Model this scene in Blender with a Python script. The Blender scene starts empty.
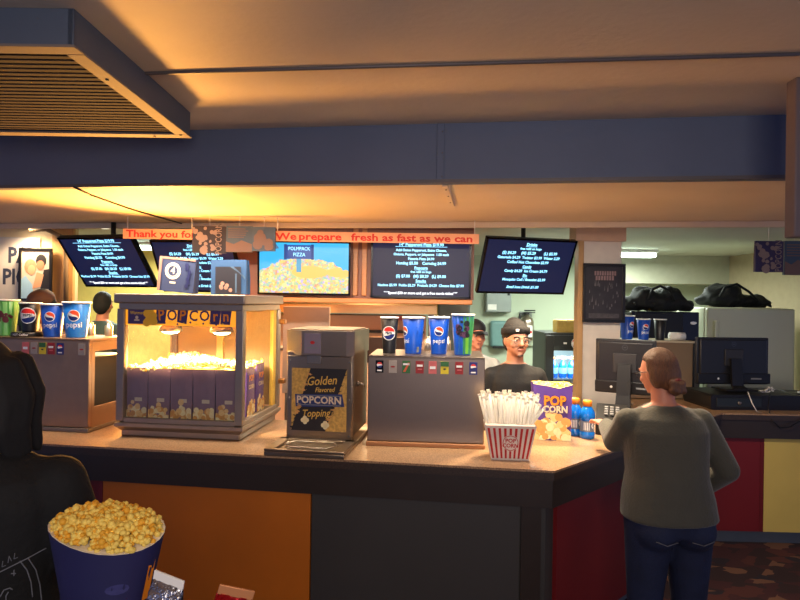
import bpy, bmesh, math, random
from mathutils import Vector, Matrix, Euler
from mathutils.bvhtree import BVHTree
random.seed(7)
PI = math.pi
S = bpy.context.scene
COL = S.collection
V = Vector

# ---------------------------------------------------------------- camera maths
CAM_H = 1.65; FPX = 600.0; ROLL = 0.015
def at(px, py, y):
    """world point seen at a pixel, y metres in front of the camera"""
    c, s = math.cos(ROLL), math.sin(ROLL)
    dx, dy = px-400.0, py-300.0
    return V(((dx*c+dy*s)/FPX*y, y, CAM_H-(-dx*s+dy*c)/FPX*y))

# ---------------------------------------------------------------- materials
MATS = {}
def lin(c):
    return tuple(((v/12.92) if v <= .04045 else ((v+.055)/1.055)**2.4) for v in c)
def pm(name, rgb, rough=.5, metal=0., var=.06, scale=12., bump=0., bscale=60., spec=.5, trans=0., coat=0., stretch=None, sheen=0.):
    """procedural principled material; rgb is sRGB 0-1"""
    if name in MATS: return MATS[name]
    m = bpy.data.materials.new(name); m.use_nodes = True
    nt = m.node_tree; b = nt.nodes['Principled BSDF']
    c = lin(rgb)
    tc = nt.nodes.new('ShaderNodeTexCoord')
    mp = nt.nodes.new('ShaderNodeMapping')
    nt.links.new(tc.outputs['Object'], mp.inputs['Vector'])
    if stretch: mp.inputs['Scale'].default_value = stretch
    n = nt.nodes.new('ShaderNodeTexNoise'); n.inputs['Scale'].default_value = scale; n.inputs['Detail'].default_value = 4
    nt.links.new(mp.outputs[0], n.inputs['Vector'])
    mx = nt.nodes.new('ShaderNodeMix'); mx.data_type = 'RGBA'
    mx.inputs['A'].default_value = (*[max(0, v*(1-2*var)) for v in c], 1)
    mx.inputs['B'].default_value = (*[min(1, v*(1+2*var)) for v in c], 1)
    nt.links.new(n.outputs['Fac'], mx.inputs['Factor'])
    nt.links.new(mx.outputs['Result'], b.inputs['Base Color'])
    b.inputs['Roughness'].default_value = rough; b.inputs['Metallic'].default_value = metal
    b.inputs['Specular IOR Level'].default_value = spec
    if trans: b.inputs['Transmission Weight'].default_value = trans
    if coat: b.inputs['Coat Weight'].default_value = coat
    if sheen: b.inputs['Sheen Weight'].default_value = sheen
    if bump:
        n2 = nt.nodes.new('ShaderNodeTexNoise'); n2.inputs['Scale'].default_value = bscale; n2.inputs['Detail'].default_value = 3
        nt.links.new(mp.outputs[0], n2.inputs['Vector'])
        bp = nt.nodes.new('ShaderNodeBump'); bp.inputs['Strength'].default_value = bump; bp.inputs['Distance'].default_value = .01
        nt.links.new(n2.outputs['Fac'], bp.inputs['Height']); nt.links.new(bp.outputs[0], b.inputs['Normal'])
    MATS[name] = m
    return m
def emis(name, rgb, strength):
    if name in MATS: return MATS[name]
    m = bpy.data.materials.new(name); m.use_nodes = True
    nt = m.node_tree; b = nt.nodes['Principled BSDF']
    b.inputs['Base Color'].default_value = (.02, .02, .02, 1)
    b.inputs['Emission Color'].default_value = (*lin(rgb), 1); b.inputs['Emission Strength'].default_value = strength
    b.inputs['Roughness'].default_value = .35
    MATS[name] = m; return m
def glassm(name, tint=(1, 1, 1), refl=.06):
    if name in MATS: return MATS[name]
    m = bpy.data.materials.new(name); m.use_nodes = True
    nt = m.node_tree; nt.nodes.remove(nt.nodes['Principled BSDF'])
    out = nt.nodes['Material Output']
    t = nt.nodes.new('ShaderNodeBsdfTransparent'); t.inputs[0].default_value = (*tint, 1)
    g = nt.nodes.new('ShaderNodeBsdfGlossy'); g.inputs['Roughness'].default_value = .08
    f = nt.nodes.new('ShaderNodeFresnel'); f.inputs['IOR'].default_value = 1.3+refl
    mx = nt.nodes.new('ShaderNodeMixShader')
    nt.links.new(f.outputs[0], mx.inputs[0]); nt.links.new(t.outputs[0], mx.inputs[1]); nt.links.new(g.outputs[0], mx.inputs[2])
    nt.links.new(mx.outputs[0], out.inputs['Surface'])
    MATS[name] = m; return m

# ---------------------------------------------------------------- mesh builder
class MB:
    def __init__(s): s.bm = bmesh.new(); s.mats = []
    def mi(s, m):
        if m not in s.mats: s.mats.append(m)
        return s.mats.index(m)
    def _mat(s, faces, m, smooth=False):
        i = s.mi(m)
        for f in faces: f.material_index = i; f.smooth = smooth
    def box(s, c, d, m, bev=0., M=None, seg=2):
        r = bmesh.ops.create_cube(s.bm, size=1.)
        vs = r['verts']
        T = Matrix.Translation(c) @ Matrix.Diagonal((*d, 1))
        if M is not None: T = M @ T
        bmesh.ops.transform(s.bm, matrix=T, verts=vs)
        fs = list({f for v in vs for f in v.link_faces})
        s._mat(fs, m)
        if bev:
            es = list({e for v in vs for e in v.link_edges})
            r2 = bmesh.ops.bevel(s.bm, geom=es, offset=bev, segments=seg, affect='EDGES', profile=.5)
            s._mat(r2['faces'], m, True)
        return s
    def b2(s, a, b, m, bev=0.):
        a, b = V(a), V(b)
        return s.box((a+b)/2, (abs(b.x-a.x), abs(b.y-a.y), abs(b.z-a.z)), m, bev)
    def prism(s, poly, z0, z1, m, M=None):
        vb = [s.bm.verts.new((p[0], p[1], z0)) for p in poly]; vt = [s.bm.verts.new((p[0], p[1], z1)) for p in poly]
        n = len(poly); fs = [s.bm.faces.new(vb[::-1]), s.bm.faces.new(vt)]
        for i in range(n): fs.append(s.bm.faces.new((vb[i], vb[(i+1) % n], vt[(i+1) % n], vt[i])))
        if M is not None: bmesh.ops.transform(s.bm, matrix=M, verts=vb+vt)
        s._mat(fs, m); bmesh.ops.recalc_face_normals(s.bm, faces=fs)
        return s
    def rings(s, rings, m, cap=True, smooth=True, closed=True):
        """loft rings of points"""
        vr = [[s.bm.verts.new(p) for p in r] for r in rings]; n = len(vr[0]); fs = []
        for a, b in zip(vr, vr[1:]):
            for i in range(n if closed else n-1):
                fs.append(s.bm.faces.new((a[i], a[(i+1) % n], b[(i+1) % n], b[i])))
        s._mat(fs, m, smooth)
        cf = []
        if cap:
            cf = [s.bm.faces.new(vr[0][::-1]), s.bm.faces.new(vr[-1])]; s._mat(cf, m)
        bmesh.ops.recalc_face_normals(s.bm, faces=fs+cf)
        return s
    def lathe(s, prof, m, seg=24, c=(0, 0, 0), cap=False, M=None):
        rs = []
        for r, z in prof:
            rr = []
            for i in range(seg):
                a = 2*PI*i/seg; p = V((c[0]+r*math.cos(a), c[1]+r*math.sin(a), c[2]+z))
                rr.append(M @ p if M is not None else p)
            rs.append(rr)
        return s.rings(rs, m, cap)
    def tube(s, pts, r, m, seg=8, cap=True):
        pts = [V(p) for p in pts]; rs = []
        rad = r if isinstance(r, (list, tuple)) else [r]*len(pts)
        up = V((0, 0, 1)); prev = None
        for i, p in enumerate(pts):
            d = (pts[min(i+1, len(pts)-1)]-pts[max(i-1, 0)]).normalized()
            a = d.cross(up) if prev is None else (prev - d*prev.dot(d))
            if a.length < 1e-4: a = d.cross(V((1, 0, 0)))
            a.normalize(); prev = a; b = d.cross(a)
            rs.append([p+(a*math.cos(2*PI*k/seg)+b*math.sin(2*PI*k/seg))*rad[i] for k in range(seg)])
        return s.rings(rs, m, cap)
    def ell(s, c, r, m, M=None, sub=3):
        rr = bmesh.ops.create_icosphere(s.bm, subdivisions=sub, radius=1.)
        T = Matrix.Translation(c) @ Matrix.Diagonal((*r, 1)) if M is None else M @ Matrix.Translation(c) @ Matrix.Diagonal((*r, 1))
        bmesh.ops.transform(s.bm, matrix=T, verts=rr['verts'])
        s._mat({f for v in rr['verts'] for f in v.link_faces}, m, True); return s
    def quad(s, pts, m):
        f = s.bm.faces.new([s.bm.verts.new(p) for p in pts]); s._mat([f], m); return s
    def poly2(s, pts, m, mp):
        """2-D polygon mapped by mp(u,v)->3-D"""
        return s.quad([mp(*p) for p in pts], m)
    def text(s, txt, size, m, mp, align='CENTER', u=0., v=0., bold=0., sx=1., shear=0., ex=0., rot=0.):
        me = text_mesh(txt, size, align, bold, shear)
        vs = []
        ca, sa = math.cos(rot), math.sin(rot)
        for q in me.vertices:
            x, y = q.co.x*sx, q.co.y
            vs.append(s.bm.verts.new(mp(u+x*ca-y*sa, v+x*sa+y*ca)))
        fs = []
        for p in me.polygons:
            try: fs.append(s.bm.faces.new([vs[i] for i in p.vertices]))
            except ValueError: pass
        s._mat(fs, m); return s
    def globe(s, R, mp, red, white, blue, u0=0., v0=0., tilt=0., n=14, band=.22, wave=.18):
        ca, sa = math.cos(tilt), math.sin(tilt)
        def q(x, y): return mp(u0+x*ca-y*sa, v0+x*sa+y*ca)
        for i in range(n):
            a0 = -1+2*i/n; a1 = -1+2*(i+1)/n
            row = []
            for a in (a0, a1):
                h = math.sqrt(max(0, 1-a*a)); w = wave*math.sin(a*PI)
                t1 = max(-h, min(h, w+band*(1-.5*a))); t2 = max(-h, min(h, w-band*(1-.5*a)))
                row.append([h, t1, t2, -h])
            for k, m in enumerate((red, white, blue)):
                p = [(a0*R, row[0][k]*R), (a0*R, row[0][k+1]*R), (a1*R, row[1][k+1]*R), (a1*R, row[1][k]*R)]
                if abs(p[0][1]-p[1][1])+abs(p[2][1]-p[3][1]) > 1e-5:
                    try: s.quad([q(*x) for x in p], m)
                    except ValueError: pass
        return s
    def disc(s, R, m, mp, u0=0., v0=0., n=20, rin=0., sy=1.):
        for i in range(n):
            a, b = 2*PI*i/n, 2*PI*(i+1)/n
            if rin: s.quad([mp(u0+r*math.cos(t), v0+sy*r*math.sin(t)) for r, t in ((rin, a), (R, a), (R, b), (rin, b))], m)
            else: s.quad([mp(u0, v0), mp(u0+R*math.cos(a), v0+sy*R*math.sin(a)), mp(u0+R*math.cos(b), v0+sy*R*math.sin(b))], m)
        return s
    def rect(s, u0, v0, u1, v1, m, mp, n=1):
        for i in range(n):
            a = u0+(u1-u0)*i/n; b = u0+(u1-u0)*(i+1)/n
            s.quad([mp(a, v0), mp(b, v0), mp(b, v1), mp(a, v1)], m)
        return s
    def bag(s):
        pass
    def build(s, name, parent=None, loc=None, rz=0., kind=None, label=None, merge=False):
        if merge: bmesh.ops.remove_doubles(s.bm, verts=s.bm.verts, dist=1e-5)
        me = bpy.data.meshes.new(name); s.bm.to_mesh(me); s.bm.free()
        for m in s.mats: me.materials.append(m)
        o = bpy.data.objects.new(name, me); COL.objects.link(o)
        if parent: o.parent = parent
        if loc is not None: o.location = loc
        if rz: o.rotation_euler = (0, 0, rz)
        if kind: o['kind'] = kind
        if label: o['label'] = label
        return o

_TX = {}
def text_mesh(txt, size, align, bold, shear):
    k = (txt, size, align, bold, shear)
    if k not in _TX:
        cu = bpy.data.curves.new('tmp_text', 'FONT'); cu.body = txt; cu.size = size
        cu.align_x = align; cu.align_y = 'CENTER'; cu.offset = bold*size; cu.shear = shear; cu.resolution_u = 2
        o = bpy.data.objects.new('tmp_text', cu); COL.objects.link(o)
        bpy.context.view_layer.update()
        dg = bpy.context.evaluated_depsgraph_get()
        _TX[k] = bpy.data.meshes.new_from_object(o.evaluated_get(dg))
        bpy.data.objects.remove(o); bpy.data.curves.remove(cu)
    return _TX[k]

def tag(o, label, cat, group=None, kind=None):
    o['label'] = label; o['category'] = cat
    if group: o['group'] = group
    if kind: o['kind'] = kind
    return o
def thing(name, label, cat, loc=(0, 0, 0), rz=0., group=None, rot=None):
    o = bpy.data.objects.new(name, None); COL.objects.link(o)
    o.empty_display_size = .05
    o.location = loc; o.rotation_euler = rot if rot else (0, 0, rz)
    return tag(o, label, cat, group)
def copy_tree(o, parent=None):
    c = o.copy(); COL.objects.link(c)
    if parent: c.parent = parent
    for ch in list(o.children): copy_tree(ch, c)
    return c
class Layer:
    """gives every printed shape its own hair-thin layer on a face that looks to -Y"""
    def __init__(s, f, step=.00015): s.f = f; s.n = 0; s.step = step
    def __call__(s):
        s.n += 1; k = s.n*s.step; f = s.f
        return lambda u, v: f(u, v)+V((0, -k, 0))
def front(y=0., x0=0., z0=0.):
    """map (u,v) on a plane facing -Y"""
    return lambda u, v: V((x0+u, y, z0+v))
def struct(mb, name, **k): return mb.build(name, kind='structure', **k)

def remesh(parts_fn, voxel, name, mats, parent=None, smooth=6, loc=None):
    """union of overlapping closed shapes as one continuous smooth surface"""
    mb = MB(); parts_fn(mb)
    o = mb.build('tmp_union')
    md = o.modifiers.new('r', 'REMESH'); md.mode = 'VOXEL'; md.voxel_size = voxel; md.use_smooth_shade = True
    if smooth:
        sm = o.modifiers.new('s', 'SMOOTH'); sm.factor = .5; sm.iterations = smooth
    bpy.context.view_layer.update()
    me = bpy.data.meshes.new_from_object(o.evaluated_get(bpy.context.evaluated_depsgraph_get()))
    bpy.data.objects.remove(o)
    me.name = name; me.materials.clear()
    for m in mats: me.materials.append(m)
    for p in me.polygons: p.material_index = 0; p.use_smooth = True
    o = bpy.data.objects.new(name, me); COL.objects.link(o)
    if parent: o.parent = parent
    if loc is not None: o.location = loc
    return o

# popcorn kernels -----------------------------------------------------------
def kernel(bm_mb, p, r, m, m2, rnd):
    for k in range(rnd.randint(4, 5)):
        d = V((rnd.uniform(-1, 1), rnd.uniform(-1, 1), rnd.uniform(-1, 1))).normalized()*r*.55
        rr = r*rnd.uniform(.42, .68)
        bm_mb.ell(p+d, (rr, rr*rnd.uniform(.75, 1.1), rr*rnd.uniform(.75, 1.1)), m if rnd.random() < .72 else m2, sub=1)
# ================================================================= materials
STEEL = pm('brushed_steel', (.66, .61, .55), .32, .95, .05, 40, stretch=(1, 1, 12))
STEELD = pm('dull_steel', (.50, .48, .47), .42, .85, .06, 30, stretch=(14, 1, 1))
ALU = pm('aluminium_frame', (.60, .58, .56), .45, .8, .05, 20)
BLACK = pm('black_plastic', (.06, .06, .065), .45, 0, .1, 30)
BLACKG = pm('black_gloss', (.03, .03, .035), .15)
WHITE = pm('white_paint', (.85, .85, .84), .5)
WHITEP = pm('white_paper', (.90, .89, .86), .7)
RED = pm('red_print', (.78, .10, .10), .5)
BLUE = pm('blue_print', (.05, .22, .60), .45)
NAVY = pm('navy_print', (.06, .08, .25), .5)
PURPLE = pm('purple_paper', (.30, .20, .52), .55, 0, .08, 18)
ORANGE = pm('orange_print', (.95, .55, .10), .5)
YELLOW = pm('yellow_print', (.98, .80, .20), .5)
GREEN = pm('green_print', (.15, .45, .20), .5)
TAN = pm('tan_print', (.80, .62, .36), .6, 0, .15, 60)
GREY = pm('grey_print', (.5, .5, .5), .6)
CORN = pm('popcorn_white', (.96, .88, .62), .75, 0, .12, 80)
CORN2 = pm('popcorn_butter', (.93, .72, .25), .7, 0, .12, 80)
GLASS = glassm('clear_glass', (.96, .97, .96))
GRANITE = None
def granite():
    m = bpy.data.materials.new('speckled_laminate'); m.use_nodes = True
    nt = m.node_tree; b = nt.nodes['Principled BSDF']
    tc = nt.nodes.new('ShaderNodeTexCoord')
    n = nt.nodes.new('ShaderNodeTexNoise'); n.inputs['Scale'].default_value = 170; n.inputs['Detail'].default_value = 5
    v = nt.nodes.new('ShaderNodeTexVoronoi'); v.inputs['Scale'].default_value = 160
    nt.links.new(tc.outputs['Object'], n.inputs['Vector']); nt.links.new(tc.outputs['Object'], v.inputs['Vector'])
    ad = nt.nodes.new('ShaderNodeMath'); ad.operation = 'ADD'
    ml = nt.nodes.new('ShaderNodeMath'); ml.operation = 'MULTIPLY'; ml.inputs[1].default_value = .35
    nt.links.new(v.outputs['Distance'], ml.inputs[0]); nt.links.new(n.outputs['Fac'], ad.inputs[0]); nt.links.new(ml.outputs[0], ad.inputs[1])
    r = nt.nodes.new('ShaderNodeValToRGB'); e = r.color_ramp.elements
    e[0].position = .42; e[0].color = (*lin((.40, .30, .22)), 1); e[1].position = .78; e[1].color = (*lin((.70, .56, .42)), 1)
    k = r.color_ramp.elements.new(.58); k.color = (*lin((.56, .44, .32)), 1)
    nt.links.new(ad.outputs[0], r.inputs[0]); nt.links.new(r.outputs[0], b.inputs['Base Color'])
    b.inputs['Roughness'].default_value = .28
    return m
GRANITE = granite()
def carpet():
    m = bpy.data.materials.new('confetti_carpet'); m.use_nodes = True
    nt = m.node_tree; b = nt.nodes['Principled BSDF']
    tc = nt.nodes.new('ShaderNodeTexCoord')
    mp = nt.nodes.new('ShaderNodeMapping'); mp.inputs['Scale'].default_value = (1, 1.7, 1); mp.inputs['Rotation'].default_value = (0, 0, .5)
    nt.links.new(tc.outputs['Object'], mp.inputs[0])
    v = nt.nodes.new('ShaderNodeTexVoronoi'); v.inputs['Scale'].default_value = 7; v.distance = 'MANHATTAN'
    nt.links.new(mp.outputs[0], v.inputs['Vector'])
    sep = nt.nodes.new('ShaderNodeSeparateColor'); nt.links.new(v.outputs['Color'], sep.inputs[0])
    r = nt.nodes.new('ShaderNodeValToRGB'); r.color_ramp.interpolation = 'CONSTANT'
    e = r.color_ramp.elements
    cols = [(0, (.17, .09, .09)), (.4, (.24, .10, .10)), (.62, (.13, .10, .13)), (.75, (.42, .28, .20)), (.88, (.30, .14, .11))]
    e[0].color = (*lin(cols[0][1]), 1); e[1].position = cols[1][0]; e[1].color = (*lin(cols[1][1]), 1)
    for p, c in cols[2:]:
        k = e.new(p); k.color = (*lin(c), 1)
    nt.links.new(sep.outputs[0], r.inputs[0]); nt.links.new(r.outputs[0], b.inputs['Base Color'])
    b.inputs['Roughness'].default_value = .95
    return m
CARPET = carpet()
CEIL = pm('cream_ceiling_paint', (.80, .73, .64), .7, 0, .05, 3, .15, 40)
SOFFIT = pm('blue_grey_paint', (.33, .365, .455), .6, 0, .06, 3, .1, 30)
WALLG = pm('pale_green_wall', (.72, .765, .67), .7, 0, .03, 2)
WALLC = pm('cream_wall', (.86, .78, .62), .7, 0, .04, 2)
WOODP = pm('tan_panel_wood', (.78, .58, .34), .5, 0, .1, 6, stretch=(8, 8, .6))
WOODO = pm('orange_wood', (.76, .50, .28), .4, 0, .1, 6, stretch=(.6, 8, 8))
WOODR = pm('red_brown_wood', (.52, .30, .20), .45, 0, .1, 6, stretch=(8, 8, .6))
FASCIA = pm('dark_bronze_laminate', (.20, .165, .14), .35, 0, .08, 8)
PANO = pm('orange_panel', (.78, .42, .07), .45, 0, .08, 4)
PANG = pm('slate_panel', (.25, .24, .225), .4, 0, .05, 4)
PANR = pm('red_panel', (.46, .10, .11), .45, 0, .05, 4)
PANY = pm('yellow_panel', (.85, .74, .38), .5, 0, .05, 4)
EDGE = pm('dark_speckled_edge', (.24, .19, .155), .35, 0, .35, 160)
KICK = pm('grey_kick_board', (.38, .41, .43), .6)
# ================================================================= camera
cam = bpy.data.objects.new('camera', bpy.data.cameras.new('camera')); COL.objects.link(cam)
cam.data.sensor_width = 36; cam.data.lens = FPX/800*36; cam.data.clip_start = .05
c_, s_ = math.cos(ROLL), math.sin(ROLL)
cam.matrix_world = Matrix(((c_, -s_, 0, 0), (0, 0, -1, 0), (s_, c_, 0, CAM_H), (0, 0, 0, 1)))
S.camera = cam
S.view_settings.view_transform = 'Standard'; S.view_settings.look = 'None'
S.view_settings.gamma = 1; S.view_settings.exposure = 1.0; S.view_settings.use_curve_mapping = False

# ================================================================= setting
U = V((math.cos(math.radians(8)), -math.sin(math.radians(8)), 0)); W = V((math.sin(math.radians(8)), math.cos(math.radians(8)), 0))
RZ = -math.radians(8)
O0 = V((0, 2.716, 0))
def cf(s, t, z=0.): return O0+U*s+W*t+V((0, 0, z))      # counter frame: along, back, up
HC = .914
struct(MB().b2((-5, -2.0, -.05), (5, 8.2, 0), CARPET), 'floor')
# ceilings: high one in front, soffit face, low one behind
HN, HL = 2.48, 2.20
def quadprism(p, z0, z1, m): return MB().prism([(q.x, q.y) for q in p], z0, z1, m)
f0 = .12                                   # soffit face stands a little behind the counter front
struct(quadprism([V((-5, -2, 0)), V((5, -2, 0)), cf(5.2, f0), cf(-5.2, f0)], HN, HN+.08, CEIL), 'ceiling')
struct(quadprism([cf(-5.2, f0), cf(5.2, f0), cf(5.2, f0+.04), cf(-5.2, f0+.04)], HL, HN+.08, SOFFIT), 'soffit')
struct(quadprism([cf(-5.2, f0+.04), cf(5.2, f0+.04), cf(5.2, 1.55), cf(-5.2, 1.55)], HL, HL+.1, CEIL), 'ceiling_low')
CEILB = pm('white_ceiling_panels', (.80, .80, .74), .7, 0, .04, 3)
struct(quadprism([cf(-5.2, 1.55), cf(5.2, 1.55), V((5.4, 8.2, 0)), V((-5.4, 8.2, 0))], HL+.04, HL+.1, CEILB), 'ceiling_back')
SEAM = pm('seam_strip', (.36, .33, .33), .5, .2)
# batten across the near ceiling
a = at(150, 72, 1); b = at(787, 53, 1)
ya = (HN-CAM_H)/(a.z-CAM_H); yb = (HN-CAM_H)/(b.z-CAM_H)
a = at(150, 72, ya); b = at(787, 53, yb)
d = (b-a); struct(MB().tube([a-d*.9+V((0, 0, -.004)), b+d*.3+V((0, 0, -.004))], .007, SEAM, 6), 'trim_1')
# joint strip on soffit and its continuation on the low ceiling
j = cf(.165, f0)
t = MB(); M_ = Matrix.Translation(j) @ Matrix.Rotation(RZ, 4, 'Z')
t.box((0, -.004, (HL+HN)/2), (.035, .008, HN-HL), SOFFIT, .002, M_)
for z in (HL+.03, HL+.14, HN-.04): t.ell((0.008, -.009, z), (.004, .003, .004), SEAM, M_, 1)
struct(t, 'trim_2')
t = MB().box((0.02, .35, HL-.004), (.03, .62, .008), CEIL, .002, M_)
for y in (.12, .3, .5): t.ell((0.02, y, HL-.009), (.005, .005, .004), SEAM, M_, 1)
struct(t, 'trim_3')
struct(MB().box((0, -.006, HL+.008), (9, .012, .016), SEAM, 0, M_), 'trim_4')
struct(MB().box((0, 1.40, HL-.02), (9, .03, .04), CEIL, .004, M_), 'trim_5')
# end jamb of the opening at the far right of the picture
p = at(799, 150, 2.2)
struct(MB().b2((p.x-.032, 2.17, 1.90), (p.x+.09, 2.23, HN), pm('taupe_jamb', (.40, .35, .36), .6), .006), 'trim_6')
# walls
struct(MB().b2((-5.2, 7.8, 0), (5.4, 7.95, HL+.1), WALLG), 'wall_back')
struct(MB().b2((4.0, 4.9, 0), (4.15, 7.8, HL+.1), pm('dim_tan_wall', (.68, .62, .50), .7)), 'wall_right')
struct(MB().b2((-5.2, 5.3, 0), (at(72, 270, 5.3).x, 5.4, HL+.1), WALLC), 'wall_left')
struct(MB().b2((at(53, 270, 5.28).x, 5.26, 0), (at(74, 270, 5.28).x, 5.298, HL+.05), WOODP), 'trim_7')
struct(MB().b2((-5.2, 7.6, 0), (-1.6, 7.78, HL+.05), pm('yellow_wall', (.86, .75, .38), .7)), 'wall_kitchen')
# chair rail on the green wall
struct(MB().b2((-1, 7.77, at(530, 345, 7.77).z-.015), (2.4, 7.8, at(530, 345, 7.77).z+.015), WALLG, .004), 'trim_8')
# bulkhead on the right above the shelves
struct(MB().b2((at(606, 270, 7.3).x, 7.3, at(690, 284, 7.3).z), (4.0, 7.8, HL+.04), pm('bulkhead_paint', (.68, .68, .60), .7)), 'bulkhead')
# header partition that carries the screens
yp = 4.42
x0, x1 = at(235, 270, yp).x, at(474, 270, yp).x
zb = at(400, 299, yp).z
h = MB().b2((x0, yp, zb), (x1, yp+.1, HL+.04), WOODR)
struct(h, 'partition')
h = MB()
for px in (353, 362): h.b2((at(px, 270, yp).x, yp-.02, zb+.02), (at(px+5, 270, yp).x, yp, HL), WOODO, .004)
struct(h, 'trim_9')
struct(MB().b2((x0, yp-.10, zb-.035), (x1-.02, yp+.1, zb), WOODO, .006), 'trim_10')
# right-hand pillar
pl = at(580, 300, 4.6).x; pr = at(621, 300, 4.6).x
struct(MB().b2((pl, 4.6, 0), (pr, 4.72, HL+.04), pm('pillar_paint', (.86, .82, .76), .6), .006), 'pillar')
struct(MB().b2((pl-.02, 4.585, 0), (pl+.022, 4.69, at(600, 222, 4.6).z), pm('pillar_wood_edge', (.72, .56, .36), .5), .004), 'trim_11')
struct(MB().b2((pl-.05, 4.56, at(600, 241, 4.56).z), (pr+.02, 4.74, HL+.04), pm('pillar_peach_light', (.80, .66, .54), .6), .004), 'trim_12')  # peach of the upper pillar is warm lighting put into its colour

# ================================================================= service counter
A0 = cf(-3.4, 0); B0 = V((.686, 2.62, 0)); D0 = V((2.2, 4.08, 0)); E0 = V((3.9, 4.03, 0))
inner = [V((3.9, 4.98, 0)), V((1.76, 4.98, 0)), V((1.74, 4.40, 0)), V((.70, 3.38, 0)), cf(-3.4, .88)]
outer = [A0, B0, D0, E0]
def inset(pl, d):
    """offset the outer line inward (to the back)"""
    res = []
    for i, p in enumerate(pl):
        ds = []
        if i > 0: ds.append((pl[i]-pl[i-1]).normalized())
        if i < len(pl)-1: ds.append((pl[i+1]-pl[i]).normalized())
        ns = [V((-q.y, q.x, 0)) for q in ds]
        n = sum(ns, V((0, 0, 0))).normalized()
        res.append(p+n*d/max(.4, n.dot(ns[0])))
    return res
ct = thing('service_counter', 'long snack counter with speckled brown worktop and coloured front panels', 'counter')
def strip(o, i, z0, z1, m):
    mb = MB(); mb.prism([(p.x, p.y) for p in o+i], z0, z1, m); return mb
strip(outer, inner, HC-.010, HC, GRANITE).build('worktop', ct)
strip(inset(outer, .002), inset(outer, .5)[::-1], HC-.045, HC-.010, EDGE).build('worktop_edge', ct, label='dark speckled front edge')
strip(inset(outer, .012), [p for p in inset(outer, .06)[::-1]], HC-.17, HC-.04, FASCIA).build('fascia', ct)
i6 = inset(outer, .06); i10 = inset(outer, .10)
strip(i6, [p for p in i10[::-1]], .10, HC-.17, PANG).build('carcass', ct, label='dark slate front boarding')
strip(inset(outer, .11), inset(outer, .14)[::-1], 0, .10, KICK).build('kick_board', ct)
inn2 = inset(outer, .80)
def panel(p, q, f0_, f1_, z0, z1, m, name, lab):
    d = (q-p); a = p+d*f0_; b = p+d*f1_; n = V((d.y, -d.x, 0)).normalized()*.02
    mb = MB(); mb.prism([(a.x, a.y), (b.x, b.y), ((b+n).x, (b+n).y), ((a+n).x, (a+n).y)][::-1], z0, z1, m)
    mb.build(name, ct, label=lab)
L = (i6[1]-i6[0]).length
def fs(X):   # fraction along the front where world x equals X
    return (X-i6[0].x)/(i6[1].x-i6[0].x)
yq = 2.80
zt = HC-.17
panel(i6[0], i6[1], .05, fs(at(103, 520, 3.0).x), .1, zt, PANG, 'front_panel', 'slate grey panel')
panel(i6[0], i6[1], fs(at(94, 490, 3.0).x), fs(at(107, 490, 3.0).x), .1, zt, PANR, 'front_panel', 'narrow red strip panel')
panel(i6[0], i6[1], fs(at(107, 520, 3.0).x), fs(at(311, 540, 2.83).x), .1, zt, PANO, 'front_panel', 'orange panel')
panel(i6[0], i6[1], fs(at(311, 540, 2.83).x)+.002, fs(at(517, 540, 2.74).x), .1, zt, PANG, 'front_panel', 'slate grey panel')
panel(i6[0], i6[1], fs(at(517, 540, 2.74).x)+.002, .995, .1, zt, FASCIA, 'corner_post', None)
panel(i6[1], i6[2], .03, .60, .1, zt, PANR, 'front_panel', 'dark red panel')
f7 = lambda px: (at(px, 480, 4.12).x-i6[2].x)/(i6[3].x-i6[2].x)
panel(i6[2], i6[3], -.1, f7(759), .1, zt, PANR, 'front_panel', 'red panel')
panel(i6[2], i6[3], f7(759)+.001, f7(763), .1, zt, pm('dark_red_edge', (.42, .07, .07), .5), 'panel_divider', 'dark red divider')
panel(i6[2], i6[3], f7(763)+.001, .95, .1, zt, PANY, 'front_panel', 'yellow panel')
# shelf boards carrying the worktop at the back
mb = MB()
for s in (-3.2, -2.0, -.9, .2): mb.box((0, 0, 0), (.03, .70, HC-.06), FASCIA, 0, Matrix.Translation(cf(s, .5, (HC-.06)/2+.01)) @ Matrix.Rotation(RZ, 4, 'Z'))
for x in (2.6, 3.2, 3.85): mb.box((x, 4.62, (HC-.06)/2+.01), (.03, .8, HC-.06), FASCIA)
mb.build('support_board', ct)

# ================================================================= ceiling air unit
au = thing('air_conditioner', 'large grey boxed air unit with louvred underside hung from ceiling', 'air conditioner', (0, 0, HN))
ax1, ay0, ay1, azb = -.955, 1.735, 2.70, 2.365
ax0 = ax1-1.3
AC = pm('grey_duct_paint', (.33, .37, .43), .5, .1, .06, 4)
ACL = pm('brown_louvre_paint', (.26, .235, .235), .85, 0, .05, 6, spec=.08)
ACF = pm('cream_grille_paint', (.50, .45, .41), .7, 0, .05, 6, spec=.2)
mb = MB(); zz = azb-HN
mb.b2((ax0, ay0, zz+.006), (ax1, ay0+.02, 0), AC, .003).b2((ax0, ay1-.02, zz+.006), (ax1, ay1, 0), AC, .003)
mb.b2((ax1-.02, ay0, zz+.006), (ax1, ay1, 0), AC, .003).b2((ax0, ay0, zz+.006), (ax0+.02, ay1, 0), AC, .003)
mb.build('housing', au)
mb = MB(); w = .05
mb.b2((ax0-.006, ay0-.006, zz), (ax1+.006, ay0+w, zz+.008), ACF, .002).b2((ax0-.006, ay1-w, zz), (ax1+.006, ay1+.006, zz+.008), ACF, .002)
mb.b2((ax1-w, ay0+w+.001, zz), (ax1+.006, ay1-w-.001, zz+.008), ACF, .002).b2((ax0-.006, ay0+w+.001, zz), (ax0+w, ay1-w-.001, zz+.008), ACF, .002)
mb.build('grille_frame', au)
n = 24; mb = MB()
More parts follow.
